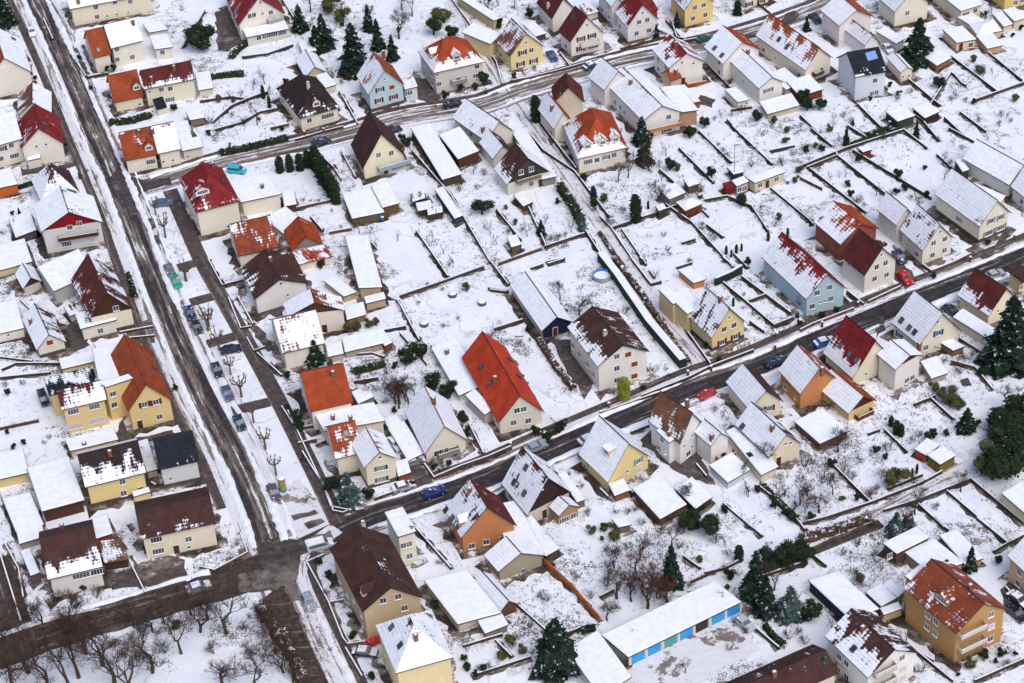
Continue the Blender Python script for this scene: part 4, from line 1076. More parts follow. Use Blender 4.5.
G('brown wooden garden cabin', (415,395), (503,357), (372,350), 32, wall='W7a3e26', kind='hip', k=.5, name='garden_cabin'); G('grey garden shed', (338,338), (420,303), (285,288), 46, wall='857c72')
G('olive wooden garden hut', (430,277), (488,260), (405,238), 42, wall='W70604a'); G('dark green garden shed with glazed side', (650,216), (705,203), (620,182), 32, wall='2c4a48')
G('pale garden hut beside red shed', (665,274), (727,250), (640,245), 42, wall='b8bcb8', f='680,290 705,285'); G('tiny dark red shed', (612,290), (662,275), (600,258), 28, wall='W7a2c24', c='3333', roof='red')
G('long beige garden building', (755,258), (905,203), (715,232), 50, wall='d9cbaa', f='780,270 815,260d 860,240', name='garden_house')
G('round roofed grill hut', (285,395), (325,380), (272,368), 16, wall='4a4238')
T(1, 4)
H('brick barn with orange roof', 'brick walled barn like house with vivid orange roof and snow combed over its lower half', 'f', (185,524), (362,450), (60,418), P=(275,428), h=82, roof='brt', wall='B8a4a3c', c='7411', auto=False)
Vv('f', (295,665), (450,596), (185,575), P=(382,538), h=92, wall='ece6da', roof='mar', c='1011', f='372,570m 350,626 390,608 340,680 395,662', auto=True)
H('white house with small brown roof patch', 'white house with brown patchy snow roof and six window gable facing the main street', 'f', (560,552), (707,495), (455,455), P=(645,432), h=72, roof='mar', wall='ece6d8', c='6644', f='610,517 662,498 605,572 660,550 640,465m')
Vv('f', (442,438), (530,395), (350,360), P=(512,358), h=90, wall='ece8e4', roof='brn', c='8877', auto=False)
H('cream house with brown streaked roof', 'cream house with broad brown and snow roof above three shuttered windows', 'f', (822,443), (967,378), (615,293), P=(905,322), h=82, roof='mar', wall='ece4cc', c='7755', f='873,415g 917,398g 863,470lg 917,445lg', l='728,410l', plinth=True)
Vv('flat', (915,335), (942,300), (812,248), h=20, wall='d8d0c0', zmin=5)
H('white house with dark patched snow roof', 'white house with snow roof broken by two black bare patches at the right', 'f', (957,252), (1075,170), (773,118), P=(1010,160), h=62, roof='drk', wall='e8e6e0', c='8899', auto=False)
H('white house at the right edge', 'white house at the right edge with snow striped dark roof above the main street', 'f', (1060,335), (1180,280), (962,258), P=(1120,240), h=60, roof='drk', wall='e8e4dc', c='8877')
G('small glass greenhouse', (742,190), (775,180), (730,135), 45, wall='3a4448', name='greenhouse'); G('red brown garden shed', (287,100), (330,88), (262,80), 32, wall='W7c3a2c')
# ================================================================ middle of the photo
T(2, 0)
H('small house with brown open barn gable', 'small snowy barn with open dark brown gable between left gardens', 'f', (112,142), (205,105), (85,66), P=(160,85), h=28, roof='brn', wall='cfc7b8', gable='W4a3228', c='9999')
H('narrow white house with square shutter', 'narrow white gabled house with thick snow roof, red chimney and one tan shuttered window', 'f', (178,440), (325,400), (108,287), P=(240,362), h=48, roof='brn', wall='ece6d6', c='9955', f='243,402b', ch='150,310', plinth=True)
G('white garage with wide snow roof', (-60,372), (118,330), (-95,232), 46, wall='e4e0d6', name='garage', f='40,366m')
G('grey walled barn with huge snow roof', (262,153), (462,62), (222,45), 66, wall='b4b2b4', name='barn', kind='mono', k=1.2)
H('brown boarded gable house', 'house with chocolate brown gable and roof over a cream ground floor and black balcony', 'f', (437,288), (652,240), (345,95), P=(535,158), h=92, roof='mar', wall='efe6cc', gable='W4e3228', c='4145', f='515,255d 565,235', ch='488,90', plinth=True)
Vv('flat', (390,336), (570,290), (362,258), h=62, wall='efe9d8', c='7777', f='490,345', roof='blk')
G('slatted snowy pergola', (340,275), (410,240), (320,225), 24, wall='d8d0c0', name='pergola', roof='brn', c='6666')
H('yellow farmhouse with orange gable roof', 'yellow house group with orange gable roof, red shutters and a dark flat wing', 'f', (623,740), (842,684), (520,490), P=(715,608), h=98, roof='rng', wall='ecd08e', c='1020', f='705,704s 760,692s 778,764 683,800d', auto=False, s='755,530')
Vv('s', (300,732), (520,680), P=(272,636), h=125, wall='ecd08e', roof='mar', c='6466', f='357,739l 460,714l 365,810Lc 470,782Lc', k=.8)
Vv('flat', (512,620), (650,575), (490,598), h=165, wall='ecd08e', c='9999', f='550,655 557,706 550,652'); Vv('flat', (238,660), (480,600), (212,575), h=115, wall='ecd08e', roof='blk', c='4444'); Vv('flat', (482,602), (652,556), (447,432), h=118, wall='ecd08e', roof='blk', c='9999')
G('yellow trimmed garage with snow lid', (300,532), (470,492), (283,480), 24, wall='e0cc94', name='garage'); G('snowy flat outbuilding', (468,512), (630,470), (447,440), 20, wall='d8c898', name='outbuilding'); G('low snow heaped annex', (470,435), (612,395), (455,408), 20, wall='d0c8b8', name='annex')
T(3, 0)
G('yellow annex with greenhouse boxes on its snow roof', (340,298), (578,240), (315,238), 25, wall='e2cc92', name='annex')
H('yellow house with black flat looking roof', 'yellow house with black roof framed in snow on three sides and brick plinth', 's', (415,475), (712,402), P=(350,316), h=108, roof='drk', wall='ecd48e', c='7177', k=.7, f='597,447 603,503 680,450d', ch='538,318 415,280', plinth=True)
Vv('flat', (650,520), (735,495), (640,495), h=30, wall='e6cf8e')
Vv('flat', (202,592), (413,535), (130,378), h=62, wall='5a3a30', roof='blk', c='9999'); Vv('flat', (-70,450), (140,402), (-95,330), h=48, wall='e2c886')
H('grey house with slate blue roof', 'pale grey house with smooth slate blue roof and a scalloped snow line at its eave', 's', (775,388), (972,345), P=(732,240), h=100, roof='blk', wall='d4d6d6', c='3111', k=.75, f='832,432m', plinth=True)
G('link building with glass strips', (715,400), (770,385), (665,250), 30, wall='bdbab6', name='annex', roof='gry', c='6666')
G('small snow covered lean-to roof', (75,690), (215,655), (10,530), 18, wall='9a9088', name='lean_to')
T(4, 0)
H('cream house with violet brown roof', 'cream two storey house with flat violet brown roof beside the corner lawn', 's', (590,80), (905,12), P=(541,-38), h=96, roof='brn', wall='efe4cc', c='4000', k=.45, f='655,82l 663,130l 740,125d 790,80 793,121m')
H('white house with charcoal brown roof', 'white house with charcoal brown roof, snowy lower edge and red chimney by the lower road', 's', (200,250), (430,195), P=(140,75), h=85, roof='brn', wall='e6e2dc', c='7000', k=.65, f='340,232L 405,217l', ch='262,38')
G('weathered slatted terrace roof', (435,180), (540,165), (400,90), 35, wall='4c3c34', name='pergola', roof='cop', c='4444')
G('narrow snow lidded garage', (127,234), (168,218), (84,130), 42, wall='6c5c50', name='garage'); G('flat snowy roof with pipes', (80,100), (190,68), (50,-20), 30, wall='a89888', name='outbuilding'); G('little snow covered roof with red trim', (395,80), (475,55), (370,0), 22, wall='a05040', name='outbuilding')
T(2, 1)
H('brown roofed house with white blank gable', 'big house with chocolate brown roof and a nearly blank white gable facing the gardens', 'f', (265,192), (527,112), (195,40), P=(390,95), h=78, roof='brn', wall='ece8e4', c='4122', f='427,170m 395,115m', ch='345,8')
H('house with brown wooden gable and snow roof', 'house with brown shingled gable, low snowy roof and orange chimney', 'f', (425,278), (708,246), (396,212), P=(567,206), h=100, roof='rst', wall='ece6da', gable='W5c4032', c='9974', ch='607,190', f='603,295d')
Vv('flat', (700,178), (765,155), (600,100), h=28, wall='c8a880')
H('cream house with frosted orange roof', 'cream house with frosted orange roof and a young spruce at its blank front', 's', (402,455), (610,405), P=(360,290), h=86, roof='rst', wall='efe8d6', c='6556', k=.7)
H('white house with plain orange roof', 'white house with plain snow free orange roof beside the parking strip', 's', (536,740), (748,692), P=(482,550), h=100, roof='brt', wall='ece8e0', c='0022', k=.75, ch='650,565')
Vv('flat', (605,835), (905,782), (545,745), h=70, wall='e4ddd0', roof='rng', c='9999', ch='650,780')
G('snowy little shed', (770,702), (850,665), (745,640), 25, wall='8c8478'); G('flat terrace roof under snow', (705,450), (895,405), (690,376), 30, wall='b0a08c', name='garden_shelter'); G('snow covered car shelter', (622,472), (702,455), (610,410), 20, wall='b8b0a0', name='car_shelter')
G('lean-to with clean snow', (715,292), (812,264), (705,228), 22, wall='8c7c64', name='lean_to'); G('thin white canopy on posts', (808,212), (908,187), (797,178), 38, wall='bfa27c', name='canopy'); G('small square shed roof', (900,420), (940,400), (878,340), 18, wall='7a4a3a')
T(3, 1)
H('cream corner house with mixed orange roof', 'cream corner house with orange and snow roof, white cross gable and rows of triple windows', 's', (660,336), (795,305), P=(618,178), h=88, roof='rng', wall='ece6d4', c='6344', k=.8, s='712,212', ch='735,150', auto=True)
Vv('f', (800,380), (962,332), (735,258), P=(878,302), h=112, wall='efe6c8', roof='rng', c='9975', f='862,384 882,380 902,376 865,440 885,435 906,430 878,328m', plinth=True)
G('snow covered garage by the corner house', (965,422), (1030,400), (955,350), 32, wall='a05c48', name='garage'); G('round edged snowy shed', (940,222), (1010,197), (890,140), 22, wall='8c8880')
T(2, 2)
H('farmhouse with brightest red roof', 'cream farmhouse with the brightest bare red roof and a flat snowy wing on its left', 'f', (480,794), (703,739), (300,475), P=(585,662), h=64, roof='flm', wall='e6dfcb', c='1000', f='570,734 603,727 553,794 625,784', s='397,520 437,600 535,488 578,570', ch='465,590')
Vv('flat', (285,662), (412,607), (150,427), h=30, wall='e0d8c0', ch='230,460'); Vv('flat', (412,755), (462,722), (352,645), h=52, wall='bdb6aa')
H('navy fronted barn with ribbed snow roof', 'long low barn with ribbed snow roof, cream side and navy blue front gable', 'f', (690,347), (845,302), (537,125), P=(755,277), h=46, roof='gry', wall='d9cdb4', gable='W232846', fw='252a46', c='9999', f='757,357d', auto=False)
Vv('flat', (700,352), (838,310), (694,345), h=44, wall='252a44', zmin=2.2) if False else None
T(2, 3)
H('tall white house with dark brown roof', 'tall white house with dark brown roof and three orange brown roller shutters', 'f', (-13,520), (240,445), (-160,326), P=(110,415), h=128, roof='brn', wall='ece8e2', c='6033', f='82,470 82,528 82,585 137,460b 167,507b 167,565b', ch='25,365w', l='-130,420 -100,460 -60,510 -30,560')
H('yellow house with red plinth by the street', 'yellow gabled house with four windows, red plinth and snow striped brown roof', 'f', (545,380), (717,305), (432,278), P=(630,233), h=76, roof='brn', wall='ecd59a', c='6677', f='605,338 653,318 595,400s 660,372s 630,280m', plinth=True, ch='587,200')
Vv('flat', (425,264), (508,215), (358,165), h=102, wall='ecd59a', roof='brn', c='9999'); Vv('flat', (355,215), (400,192), (283,142), h=100, wall='e8d098'); Vv('flat', (455,112), (518,93), (378,48), h=28, wall='c98a4a')
T(2, 4)
H('pale blue long house with dark red roof', 'long pale turquoise house with snow and dark red roof beside the main street', 'f', (28,180), (215,130), (-225,5), P=(118,64), h=82, roof='red', wall='b2cfde', c='8311', f='78,150 135,125 55,212 93,193m 116,186m 140,177', auto=False, ch='20,40')
H('house with dark red roof and snowy eave', 'cream house with smooth dark red roof and three rooftop windows above a snow fringe', 'f', (240,542), (436,462), (105,424), P=(352,368), h=40, roof='red', wall='e9e0c4', c='8000', s='187,390 228,430 258,458', f='300,520m', auto=False)
H('white house with blue shutters', 'white gabled house with one blue shuttered window and fine striped snow roof', 'f', (545,390), (742,326), (417,285), P=(628,243), h=62, roof='drk', wall='ece4cc', c='8877', f='632,333u 628,283m 575,400', l='455,345u', s='465,275 500,310 525,330')
Vv('flat', (700,414), (756,393), (600,375), h=28, wall='8a6a50')
H('white house with brown shingled gable end', 'white house with wedge of dark brown shingles over its gable and a snowy terrace', 'f', (437,503), (562,432), (350,430), P=(500,436), h=108, roof='brn', wall='ece8e0', gable='W4a322c', c='9999', f='488,550 512,543', auto=False, ch='545,400')
Vv('flat', (600,542), (678,515), (548,462), h=22, wall='b4a898')
H('house with big plain brown roof by the conifer', 'cream house with large dark brown roof edged in snow left of the huge conifer', 'f', (862,256), (1010,190), (718,160), P=(945,130), h=52, roof='mar', wall='ece0c0', c='6000', f='948,200 905,232m')
Vv('flat', (885,377), (930,335), (735,242), h=44, wall='e4dac0')
H('brown edged house at the right edge', 'tan house with dark roof edged in snow at the right edge above the huge conifer', 'flat', (1020,100), (1090,65), (950,50), h=70, wall='d9c49a', roof='brn', c='2222', f='1010,125')
tile(0,0,1)
H('yellow and orange house with balcony', 'orange and yellow house with patchy snow roofs and a dark wooden gable balcony', 'f', (800,394), (838,379), (778,370), P=(823,368), h=17, roof='rng', wall='cf8a50', c='8644', ch='822,372', s='')
Vv('f', (848.6,414), (877,400.5), (816.4,386.5), P=(864,396), h=9.5, wall='e8cc82', roof='rng', gable='W5a2c24', c='9922', bal='862,412,4,6a3a2c', auto=True)
G('flat garage roof with clean snow', (819.7,443.7), (849.2,430.5), (793.4,420.8), 7.6, wall='6a5248', name='garage')
T(3, 2)
H('white house with thick snow roof and balcony', 'white gabled house with thick snow roof, orange dormer and narrow balcony above the street', 'f', (120,312), (330,242), (25,112), P=(215,175), h=50, roof='brt', wall='ece6d6', c='9999', f='218,240d 190,305l 240,295l 262,290', bal='228,290,4.5,8c8478', ch='165,60')
Vv('flat', (38,346), (120,305), (-35,180), h=34, wall='c8c0b4')
H('orange rendered house with bay', 'orange rendered house with two bays and brown roofs combed with snow', 'f', (297,722), (570,662), (176,595), P=(440,572), h=80, roof='mar', wall='cc8450', c='7422', s='225,585 255,625 285,665', f='350,760 420,740 500,725', ch='340,500', dm='300,640')
H('dark timbered house with sun porch', 'dark brown timber gabled house with striped snow roof and small glazed sun porch', 'f', (620,612), (838,500), (510,450), P=(725,428), h=62, roof='mar', wall='cfc6b8', gable='W3c2c28', c='7466', s='557,450 607,503 615,378', f='700,540d 690,480m')
Vv('f', (775,614), (877,568), (725,568), P=(822,560), h=52, wall='b08a64', roof='red', c='8888', f='800,640l 845,620'); Vv('flat', (862,548), (905,532), (765,408), h=18, wall='7a6a5c')
G('snow covered lean-to beside timber house', (640,735), (695,712), (565,620), 20, wall='6a5a50', name='lean_to')
T(3, 3)
H('yellow gabled house with grey shutters', 'yellow gabled house with grey shutters, striped snow roof and small snow canopy', 'f', (38,452), (248,326), (-65,298), P=(155,260), h=56, roof='gry', wall='ecd690', c='9988', f='187,345g 190,402c 133,397m', dm='42,300k')
Vv('flat', (70,516), (148,487), (38,456), h=30, wall='8c5a40')
H('white house with rusty steep roof', 'white house with steep rusty brown roof and snow topped flat box dormer', 'f', (392,262), (512,168), (255,142), P=(470,112), h=112, roof='cop', wall='ebe9ea', c='4244', ch='425,70', f='450,222m 450,275m 410,273m 430,310', auto=False)
Vv('flat', (337,257), (412,207), (272,196), h=112, wall='ebe9ea', l='288,283 303,245', f='315,305m', ch='338,225')
Vv('f', (540,274), (637,230), (460,205), P=(592,208), h=104, wall='e6e2dc', roof='cop', c='9988', f='600,280d', bal='605,310,4,a86a4a', ch='545,240')
Vv('flat', (622,452), (735,387), (530,365), h=42, wall='cfd8de', f='', plinth=None)
H('house with red shutters and snow valley roof', 'cream house with red shutters and brown and snow roof set back from the main street', 'f', (725,95), (895,55), (557,-15), P=(815,3), h=70, roof='brn', wall='ebe0c4', c='8811', f='825,88s', l='595,75s')
H('broad cream house with snow swept roof', 'broad cream house with wide snow swept roof, skylight and orange lit doorway', 'f', (825,328), (990,262), (655,168), P=(928,215), h=66, roof='brn', wall='ecdcc0', c='9955', f='905,262m 930,258m 870,350d', s='695,178', ch='840,195')
Vv('flat', (785,416), (872,372), (610,200), h=48, wall='e4d8c0', s='730,318')
G('wide flat double garage with smooth snow', (292,630), (425,556), (155,480), 40, wall='6c5246', name='garage'); G('dark carport with smooth snow', (465,580), (550,520), (365,478), 30, wall='4a3c36', name='carport'); G('tiny snow lidded crate hut', (90,670), (155,655), (50,632), 14, wall='7c6c5c')
T(3, 4)
G('olive walled hut with snow lid', (640,341), (716,297), (578,295), 50, wall='W7a6a34'); G('hut with orange edge under snow', (580,302), (640,250), (520,268), 30, wall='c8502c')
G('long beige shed at right edge', (1040,575), (1130,520), (918,470), 62, wall='dccfb2')
T(4, 1)
tile(0,0,1)
H('white annex behind the big brown roof', 'white flat roofed block with stacked windows squeezed right of the big brown roof', 'flat', (397.5,537), (416.5,531), (384,512), h=31, wall='e8e2d0', c='7777', f='403.5,545.5 409,544 409.5,556')
T(4, 1)
H('big tan house with long brown roof', 'big tan house with long violet brown roof and lettering free gable at the road fork', 'f', (680,385), (935,325), (540,120), P=(795,283), h=122, roof='brn', wall='cfb892', c='1112', f='767,337 830,320 857,368', dm='690,300', ch='685,25w')
H('yellow house with hipped snowy roof', 'yellow house with hipped snowy roof and blue roof windows at the bottom', 'hip', (820,642), (1062,575), (735,440), h=140, roof='brn', wall='e6d09c', c='9566', k=1.0, s='803,450 840,525', ch='905,500')
T(4, 2)
H('sprawling low building under snow', 'sprawling low building under one smooth snow roof with a striped gabled wing', 'flat', (240,437), (425,388), (98,252), h=42, roof='gry', wall='d2cab4', c='9999', f='275,450c', auto=False)
Vv('f', (418,388), (497,352), (305,262), P=(456,338), h=26, wall='W6a4a3a', roof='gry', c='9988'); Vv('flat', (355,476), (457,437), (322,420), h=22, wall='8c8478')
H('boarded workshop with blue round sign', 'weathered boarded workshop with snow roof and a round blue disc on its wall', 'f', (412,217), (607,148), (350,146), P=(500,138), h=46, roof='gry', wall='a89c84', c='9999', auto=False)
Vv('flat', (480,165), (605,138), (370,-60), h=42, wall='a89c84')
G('long narrow gabled shed', (610,152), (668,120), (478,-10), 22, wall='W5c4a3c', kind='mono', k=.3)
T(4, 3)
H('garage block with blue doors', 'long garage block under one white roof with six bright blue doors and pale pillars', 'flat', (118,575), (594,342), (5,480), h=48, wall='e2dccb', c='9999')
GAR = dict(CUR)
Vv('flat', (0,740), (134,655), (-95,525), h=48, wall='d8d2c0')
H('brown ridged roof at the bottom edge', 'long house with speckled brown ridge roof cut by the bottom edge', 's', (600,820), (1000,640), P=(540,720), h=70, roof='brn', wall='d8cdb8', c='1122', k=.55, ch='730,655')
T(4, 4)
H('white house with striped brown roof at lower right', 'white three storey house with snow striped brown roof and stacked balconies at the lower right', 'f', (285,662), (497,555), (104,486), P=(402,543), h=100, roof='brn', wall='ebe8de', c='7244', f='427,577 430,625c 430,670c 370,602d 370,655d', l='165,575 195,602 160,627 195,657', s='225,540', ch='262,465', bal='345,615,4.5,c8c0b4 345,668,4.5,c8c0b4')
H('ochre brick apartment house', 'ochre apartment house with rust red roof and three stacked loggia balconies', 'f', (655,477), (872,374), (435,285), P=(788,350), h=134, roof='rst', wall='c4955a', c='4233', f='800,395 802,445c 797,497', l='537,398 570,425 534,447 566,473', bal='712,450,5.5,cfc6b0 712,508,5.5,cfc6b0 712,560,5.5,cfc6b0', dm='600,330l', ch='712,290', k=1)
Vv('flat', (490,272), (580,205), (437,233), h=30, wall='cf9c50', zmin=9)
G('long flat building with dark teal door', (205,412), (335,372), (22,258), 46, wall='3c3c48', name='outbuilding'); G('small flat garage', (340,363), (408,325), (272,300), 16, wall='b8ac94', name='garage'); G('low tan garage', (350,398), (430,370), (332,368), 24, wall='c8ac7c', name='garage'); G('snowy flat link roof', (410,325), (440,298), (350,268), 12, wall='a8a094', name='annex')
G('brown walled bungalow under snow', (405,142), (545,72), (345,95), 48, wall='6a4c40', name='bungalow', f='375,150'); G('largest flat bungalow roof with clean snow', (550,228), (690,178), (425,125), 26, wall='a8a094', name='bungalow'); G('flat bungalow wing with clean snow', (690,186), (770,160), (580,62), 34, wall='b4946c', name='bungalow')
H('pink tan house at the right edge', 'pink tan house with plain snow roof at the lower right edge beside dark cars', 'f', (962,238), (1120,165), (868,150), P=(1040,140), h=100, roof='gry', wall='dcb894', c='9999', f='985,265m', auto=True)
# ================================================================ garage doors on the blue garage block
def garage_doors():
    r, base, U, O = GAR['root'], GAR['base'], GAR['U'], GAR['O']; V = GAR['V']; nf = U.cross(Z); ze = GAR['ze']
    T(4, 3); iv = min(.45, GAR['W'] * .08, GAR['d'] * .08); n = 9; hh = min(2.3, ze - .8)
    for i, (x, y, hx, wd) in enumerate(((160,570,'2a9adf',2.6),(228,538,'2a9adf',2.6),(297,512,'4a9a98',2.6),(362,480,'2a9adf',2.6),(427,450,'2c2624',2.6),(495,418,'2a9adf',2.6),(557,386,'2a9adf',2.6),(104,592,'2c2624',1.6))):  # wider dark panel paints the shade inside an open bay
        q = face_hit((x, y), O + V * iv, nf); u = (q - O).dot(U); c = O + U * u + V * iv - base + Z * (hh / 2 + .1) + nf * .02
        b = MB(); b.box((0, 0, .03), (wd, hh, .06))
        for k in range(1, 4): b.box((0, -hh / 2 + k * hh / 4, .065), (wd - .1, .03, .012))
        key = ('gd', hx, wd)
        link('garage_door', b.mesh('garage_door', [m_plain(hx, .5, .04)]), r, mat=frame_mat(c, U, Z, nf))
        if i < 7:
            p = MB(); p.box((0, 0, .08), (.45, hh + .2, .16)); link('pillar', p.mesh('pillar', [m_plain('d8d2c4')]), r, mat=frame_mat(c + U * (wd / 2 + .35), U, Z, nf))
garage_doors()

# ================================================================ garden walls, fences, hedges
def walls(s, **kw):
    for ln in s.strip().split('\n'):
        garden_wall([tuple(map(float, q.split(','))) for q in ln.split()], **kw)
def fences(s, **kw):
    for ln in s.strip().split('\n'):
        fence([tuple(map(float, q.split(','))) for q in ln.split()], **kw)
def hedges(s, **kw):
    for ln in s.strip().split('\n'):
        hedge([tuple(map(float, q.split(','))) for q in ln.split()], **kw)
T(0, 0)
walls('''365,295 420,380 530,365
215,100 260,200
430,385 520,365
1000,60 890,240''', h=.8)
T(0, 1)
walls('''60,605 150,525 230,490 330,455
75,640 200,605 290,555 380,535
400,0 470,110
205,285 330,270 455,225
0,500 150,480 240,490
465,690 600,650 700,625
680,450 770,610''', h=.7)
T(0, 2)
walls('''250,0 330,110 470,310 500,420
535,405 620,390 780,350 960,300
780,265 830,330''', h=.8, col='5a4a40')
T(0, 3)
walls('''345,100 375,190 420,200
520,320 640,440
620,590 690,670 
640,545 740,530
400,210 510,190''', h=.8)
T(0, 4)
walls('''460,490 560,560 635,650
495,370 640,490
690,265 900,425 
760,400 740,390 690,340 560,540
850,240 1015,375
800,465 1024,385
660,545 740,620
730,520 850,610
0,535 110,640
260,480 370,590''', h=.8)
T(1, 1)
walls('''540,430 600,500
630,510 740,490
470,390 650,350
345,0 435,-20
610,150 660,200
690,110 760,240
640,170 690,250''', h=.8, col='5a4a3e')
T(1, 2)
walls('''60,110 250,330 440,655
80,500 205,680
705,580 900,515
470,395 590,545
620,370 715,580
905,500 1010,665
715,655 805,635
610,0 700,110 850,210 1020,430
690,-20 860,200''', h=.9)
T(1, 3)
walls('''0,430 55,485 185,680
105,490 225,665
55,485 310,400 500,325
320,370 450,460 650,680
385,95 555,265
645,-10 840,175
400,560 465,540
375,680 450,655
830,290 1024,450
510,350 620,330 740,380 820,500
480,10 640,165
830,110 950,85
290,200 370,270
520,470 600,530
650,610 720,680
500,400 530,430''', h=.75)
T(1, 4)
walls('''0,175 210,90 480,5
30,180 170,125 390,300
170,125 165,110
45,185 300,385
470,5 580,90 
625,120 690,180
240,100 420,210 600,320
680,0 810,70
50,0 145,80
0,370 60,440
220,-10 300,40''', h=.8)
T(2, 0)
walls('''0,480 160,500
10,540 80,510 300,510
0,580 250,555
100,200 150,250
585,360 750,330
600,390 755,375''', h=.6)
T(2, 1)
walls('''140,190 200,340 255,330
185,185 260,320
230,385 265,450 320,430
280,460 400,570
960,195 1010,290
870,355 1005,330
40,0 110,130 205,105
720,470 840,460 900,480
750,600 870,580''', h=.6)
T(2, 2)
walls('''0,185 190,120 410,40
0,225 95,400
430,0 530,130
175,0 235,90
440,155 520,165
460,345 600,300
720,30 800,5
965,0 1020,60
640,50 700,30''', h=.8)
T(2, 3)
walls('''0,0 200,240 395,520
150,0 250,130 300,115
600,120 715,215 805,180
715,215 850,330 945,290
690,90 930,270
600,0 655,45
430,365 540,520
730,310 800,360
195,0 220,20
240,60 265,95
200,675 430,585 540,530 750,450''', h=.9)
walls('''5,0 90,110 240,330 405,525''', h=2.2, wd=1.6, col='2f4038', pre='long clipped hedge wall capped with smooth snow', cat='hedge wall', name='hedge_wall')
walls('''560,125 640,90 690,60''', h=2.0, wd=.6, col='2a3634', pre='dark green boundary wall with snow cap', name='garden_wall')
T(2, 4)
walls('''0,330 60,300 245,230
310,200 460,130
600,60 700,20 780,-20
215,150 290,210
700,350 860,450
690,470 800,500 880,600
560,30 600,60''', h=.8, col='6a5448')
T(3, 1)
walls('''400,90 470,200 570,180
480,270 570,250
500,310 600,470 640,580 740,600
850,540 1020,480
425,100 500,260 640,560
640,560 650,600 700,610 760,580
990,470 1024,455
760,600 800,590''', h=.8, col='5a4c44')
T(3, 2)
walls('''170,435 300,380 430,335 545,285
335,170 410,320
700,215 800,190
120,370 170,440
300,600 350,560
720,380 860,480
560,620 610,690''', h=.8, col='5c4c46')
T(3, 3)
walls('''600,560 740,680
780,480 880,560 960,640 1000,690
0,120 90,90 290,20
150,215 240,180
0,490 40,530
470,370 520,430''', h=.7)
T(3, 4)
walls('''0,620 120,590 330,520 560,430 650,380
380,560 540,510 640,470 780,415
400,460 560,395
130,330 320,520
540,530 660,640
670,470 870,640
780,415 1024,620
385,190 490,290
590,40 700,140 
520,75 620,35
310,210 365,190''', h=.8)
T(4, 2)
walls('''485,355 630,485 700,475
265,535 430,485
400,510 470,580
300,660 550,580
560,150 600,170
40,10 215,210
700,480 780,450''', h=.7)
walls('''600,180 720,290 840,430''', h=1.3, col='b0663a', pre='rust orange fence wall running down the gardens', top=False)
T(4, 3)
walls('''590,0 680,75
350,160 420,210
440,230 520,210 600,170
640,450 750,545
690,240 870,180
0,330 60,300''', h=.8)
T(4, 4)
walls('''560,0 620,50
740,0 870,105 810,140
870,105 939,70
490,560 640,683
0,110 110,200
510,570 560,600
730,683 939,590
20,100 0,60
860,290 939,380
180,20 110,60''', h=.8)
T(4, 1)
walls('''450,185 540,350 600,500 620,525 720,510
540,350 600,340
610,540 680,660
0,200 60,215 200,140 170,60
450,180 520,150''', h=.5, col='6a5a50')
T(4, 0)
walls('''0,500 150,450 300,405 420,380
540,170 610,310 780,260
20,100 80,210 100,330
0,140 90,430''', h=.6, col='6a5a50')
T(0, 3); fences('''320,110 390,190
740,5 830,75
100,250 320,190''')
T(1, 2); fences('''330,480 440,650
480,665 690,590''')
T(1, 4); fences('''0,230 100,280
0,380 60,430''')
T(2, 2); fences('''430,150 530,165
0,370 130,520''')
T(2, 1); fences('''590,380 700,360''')
T(3, 0); fences('''0,200 190,160
0,510 60,680''')
T(4, 3); fences('''380,270 560,190''')
T(0, 0)
hedges('''535,610 640,600 740,570''', h=1.8, wd=1.8); T(0, 1)
hedges('''30,390 130,375 215,370
150,290 200,240 270,195''', h=1.6, wd=1.6); T(1, 1)
hedges('''100,125 250,95 430,50''', h=1.8, wd=1.6); T(1, 0)
hedges('''90,290 150,270 200,250''', h=1.2); T(1, 3)
T(2, 1); hedges('''750,555 830,535 900,515''', h=1.6, wd=1.6); T(2, 2); hedges('''10,480 60,440 130,450''', h=2.2, wd=2.5)
T(1, 2); hedges('''780,290 840,380 890,470''', h=2.6, wd=2.2); T(1, 3); hedges('''0,510 60,600 120,683''', h=1.0, wd=1.0, green=False)
T(2, 3); hedges('''70,0 200,170 320,350 430,510''', h=1.3, wd=1.4, green=False)
T(2, 2); hedges('''680,400 760,530 850,640''', h=1.4, wd=1.6, green=False)
T(3, 2); hedges('''690,230 760,210 800,170''', h=1.5, wd=1.6); 
T(4, 3); hedges('''690,450 730,500 770,530''', h=1.3, wd=1.3)
T(4, 4); hedges('''0,90 120,60 290,-5''', h=1.2, wd=2.4, green=False)
T(0, 4); hedges('''300,625 370,605 470,570''', h=1.2, wd=1.2); T(1, 4); hedges('''235,75 330,45 450,0''', h=1.3, wd=1.3)
T(2, 0); hedges('''625,80 650,150 665,190''', h=1.2, wd=1.2)
T(4, 1); hedges('''250,370 330,470 400,600 430,683''', h=1.4, wd=2.4, green=False)
T(3, 3); hedges('''790,470 870,550 960,640''', h=1.0, wd=1.3)
T(4, 2); hedges('''760,470 820,460''', h=1.2, wd=1.5)

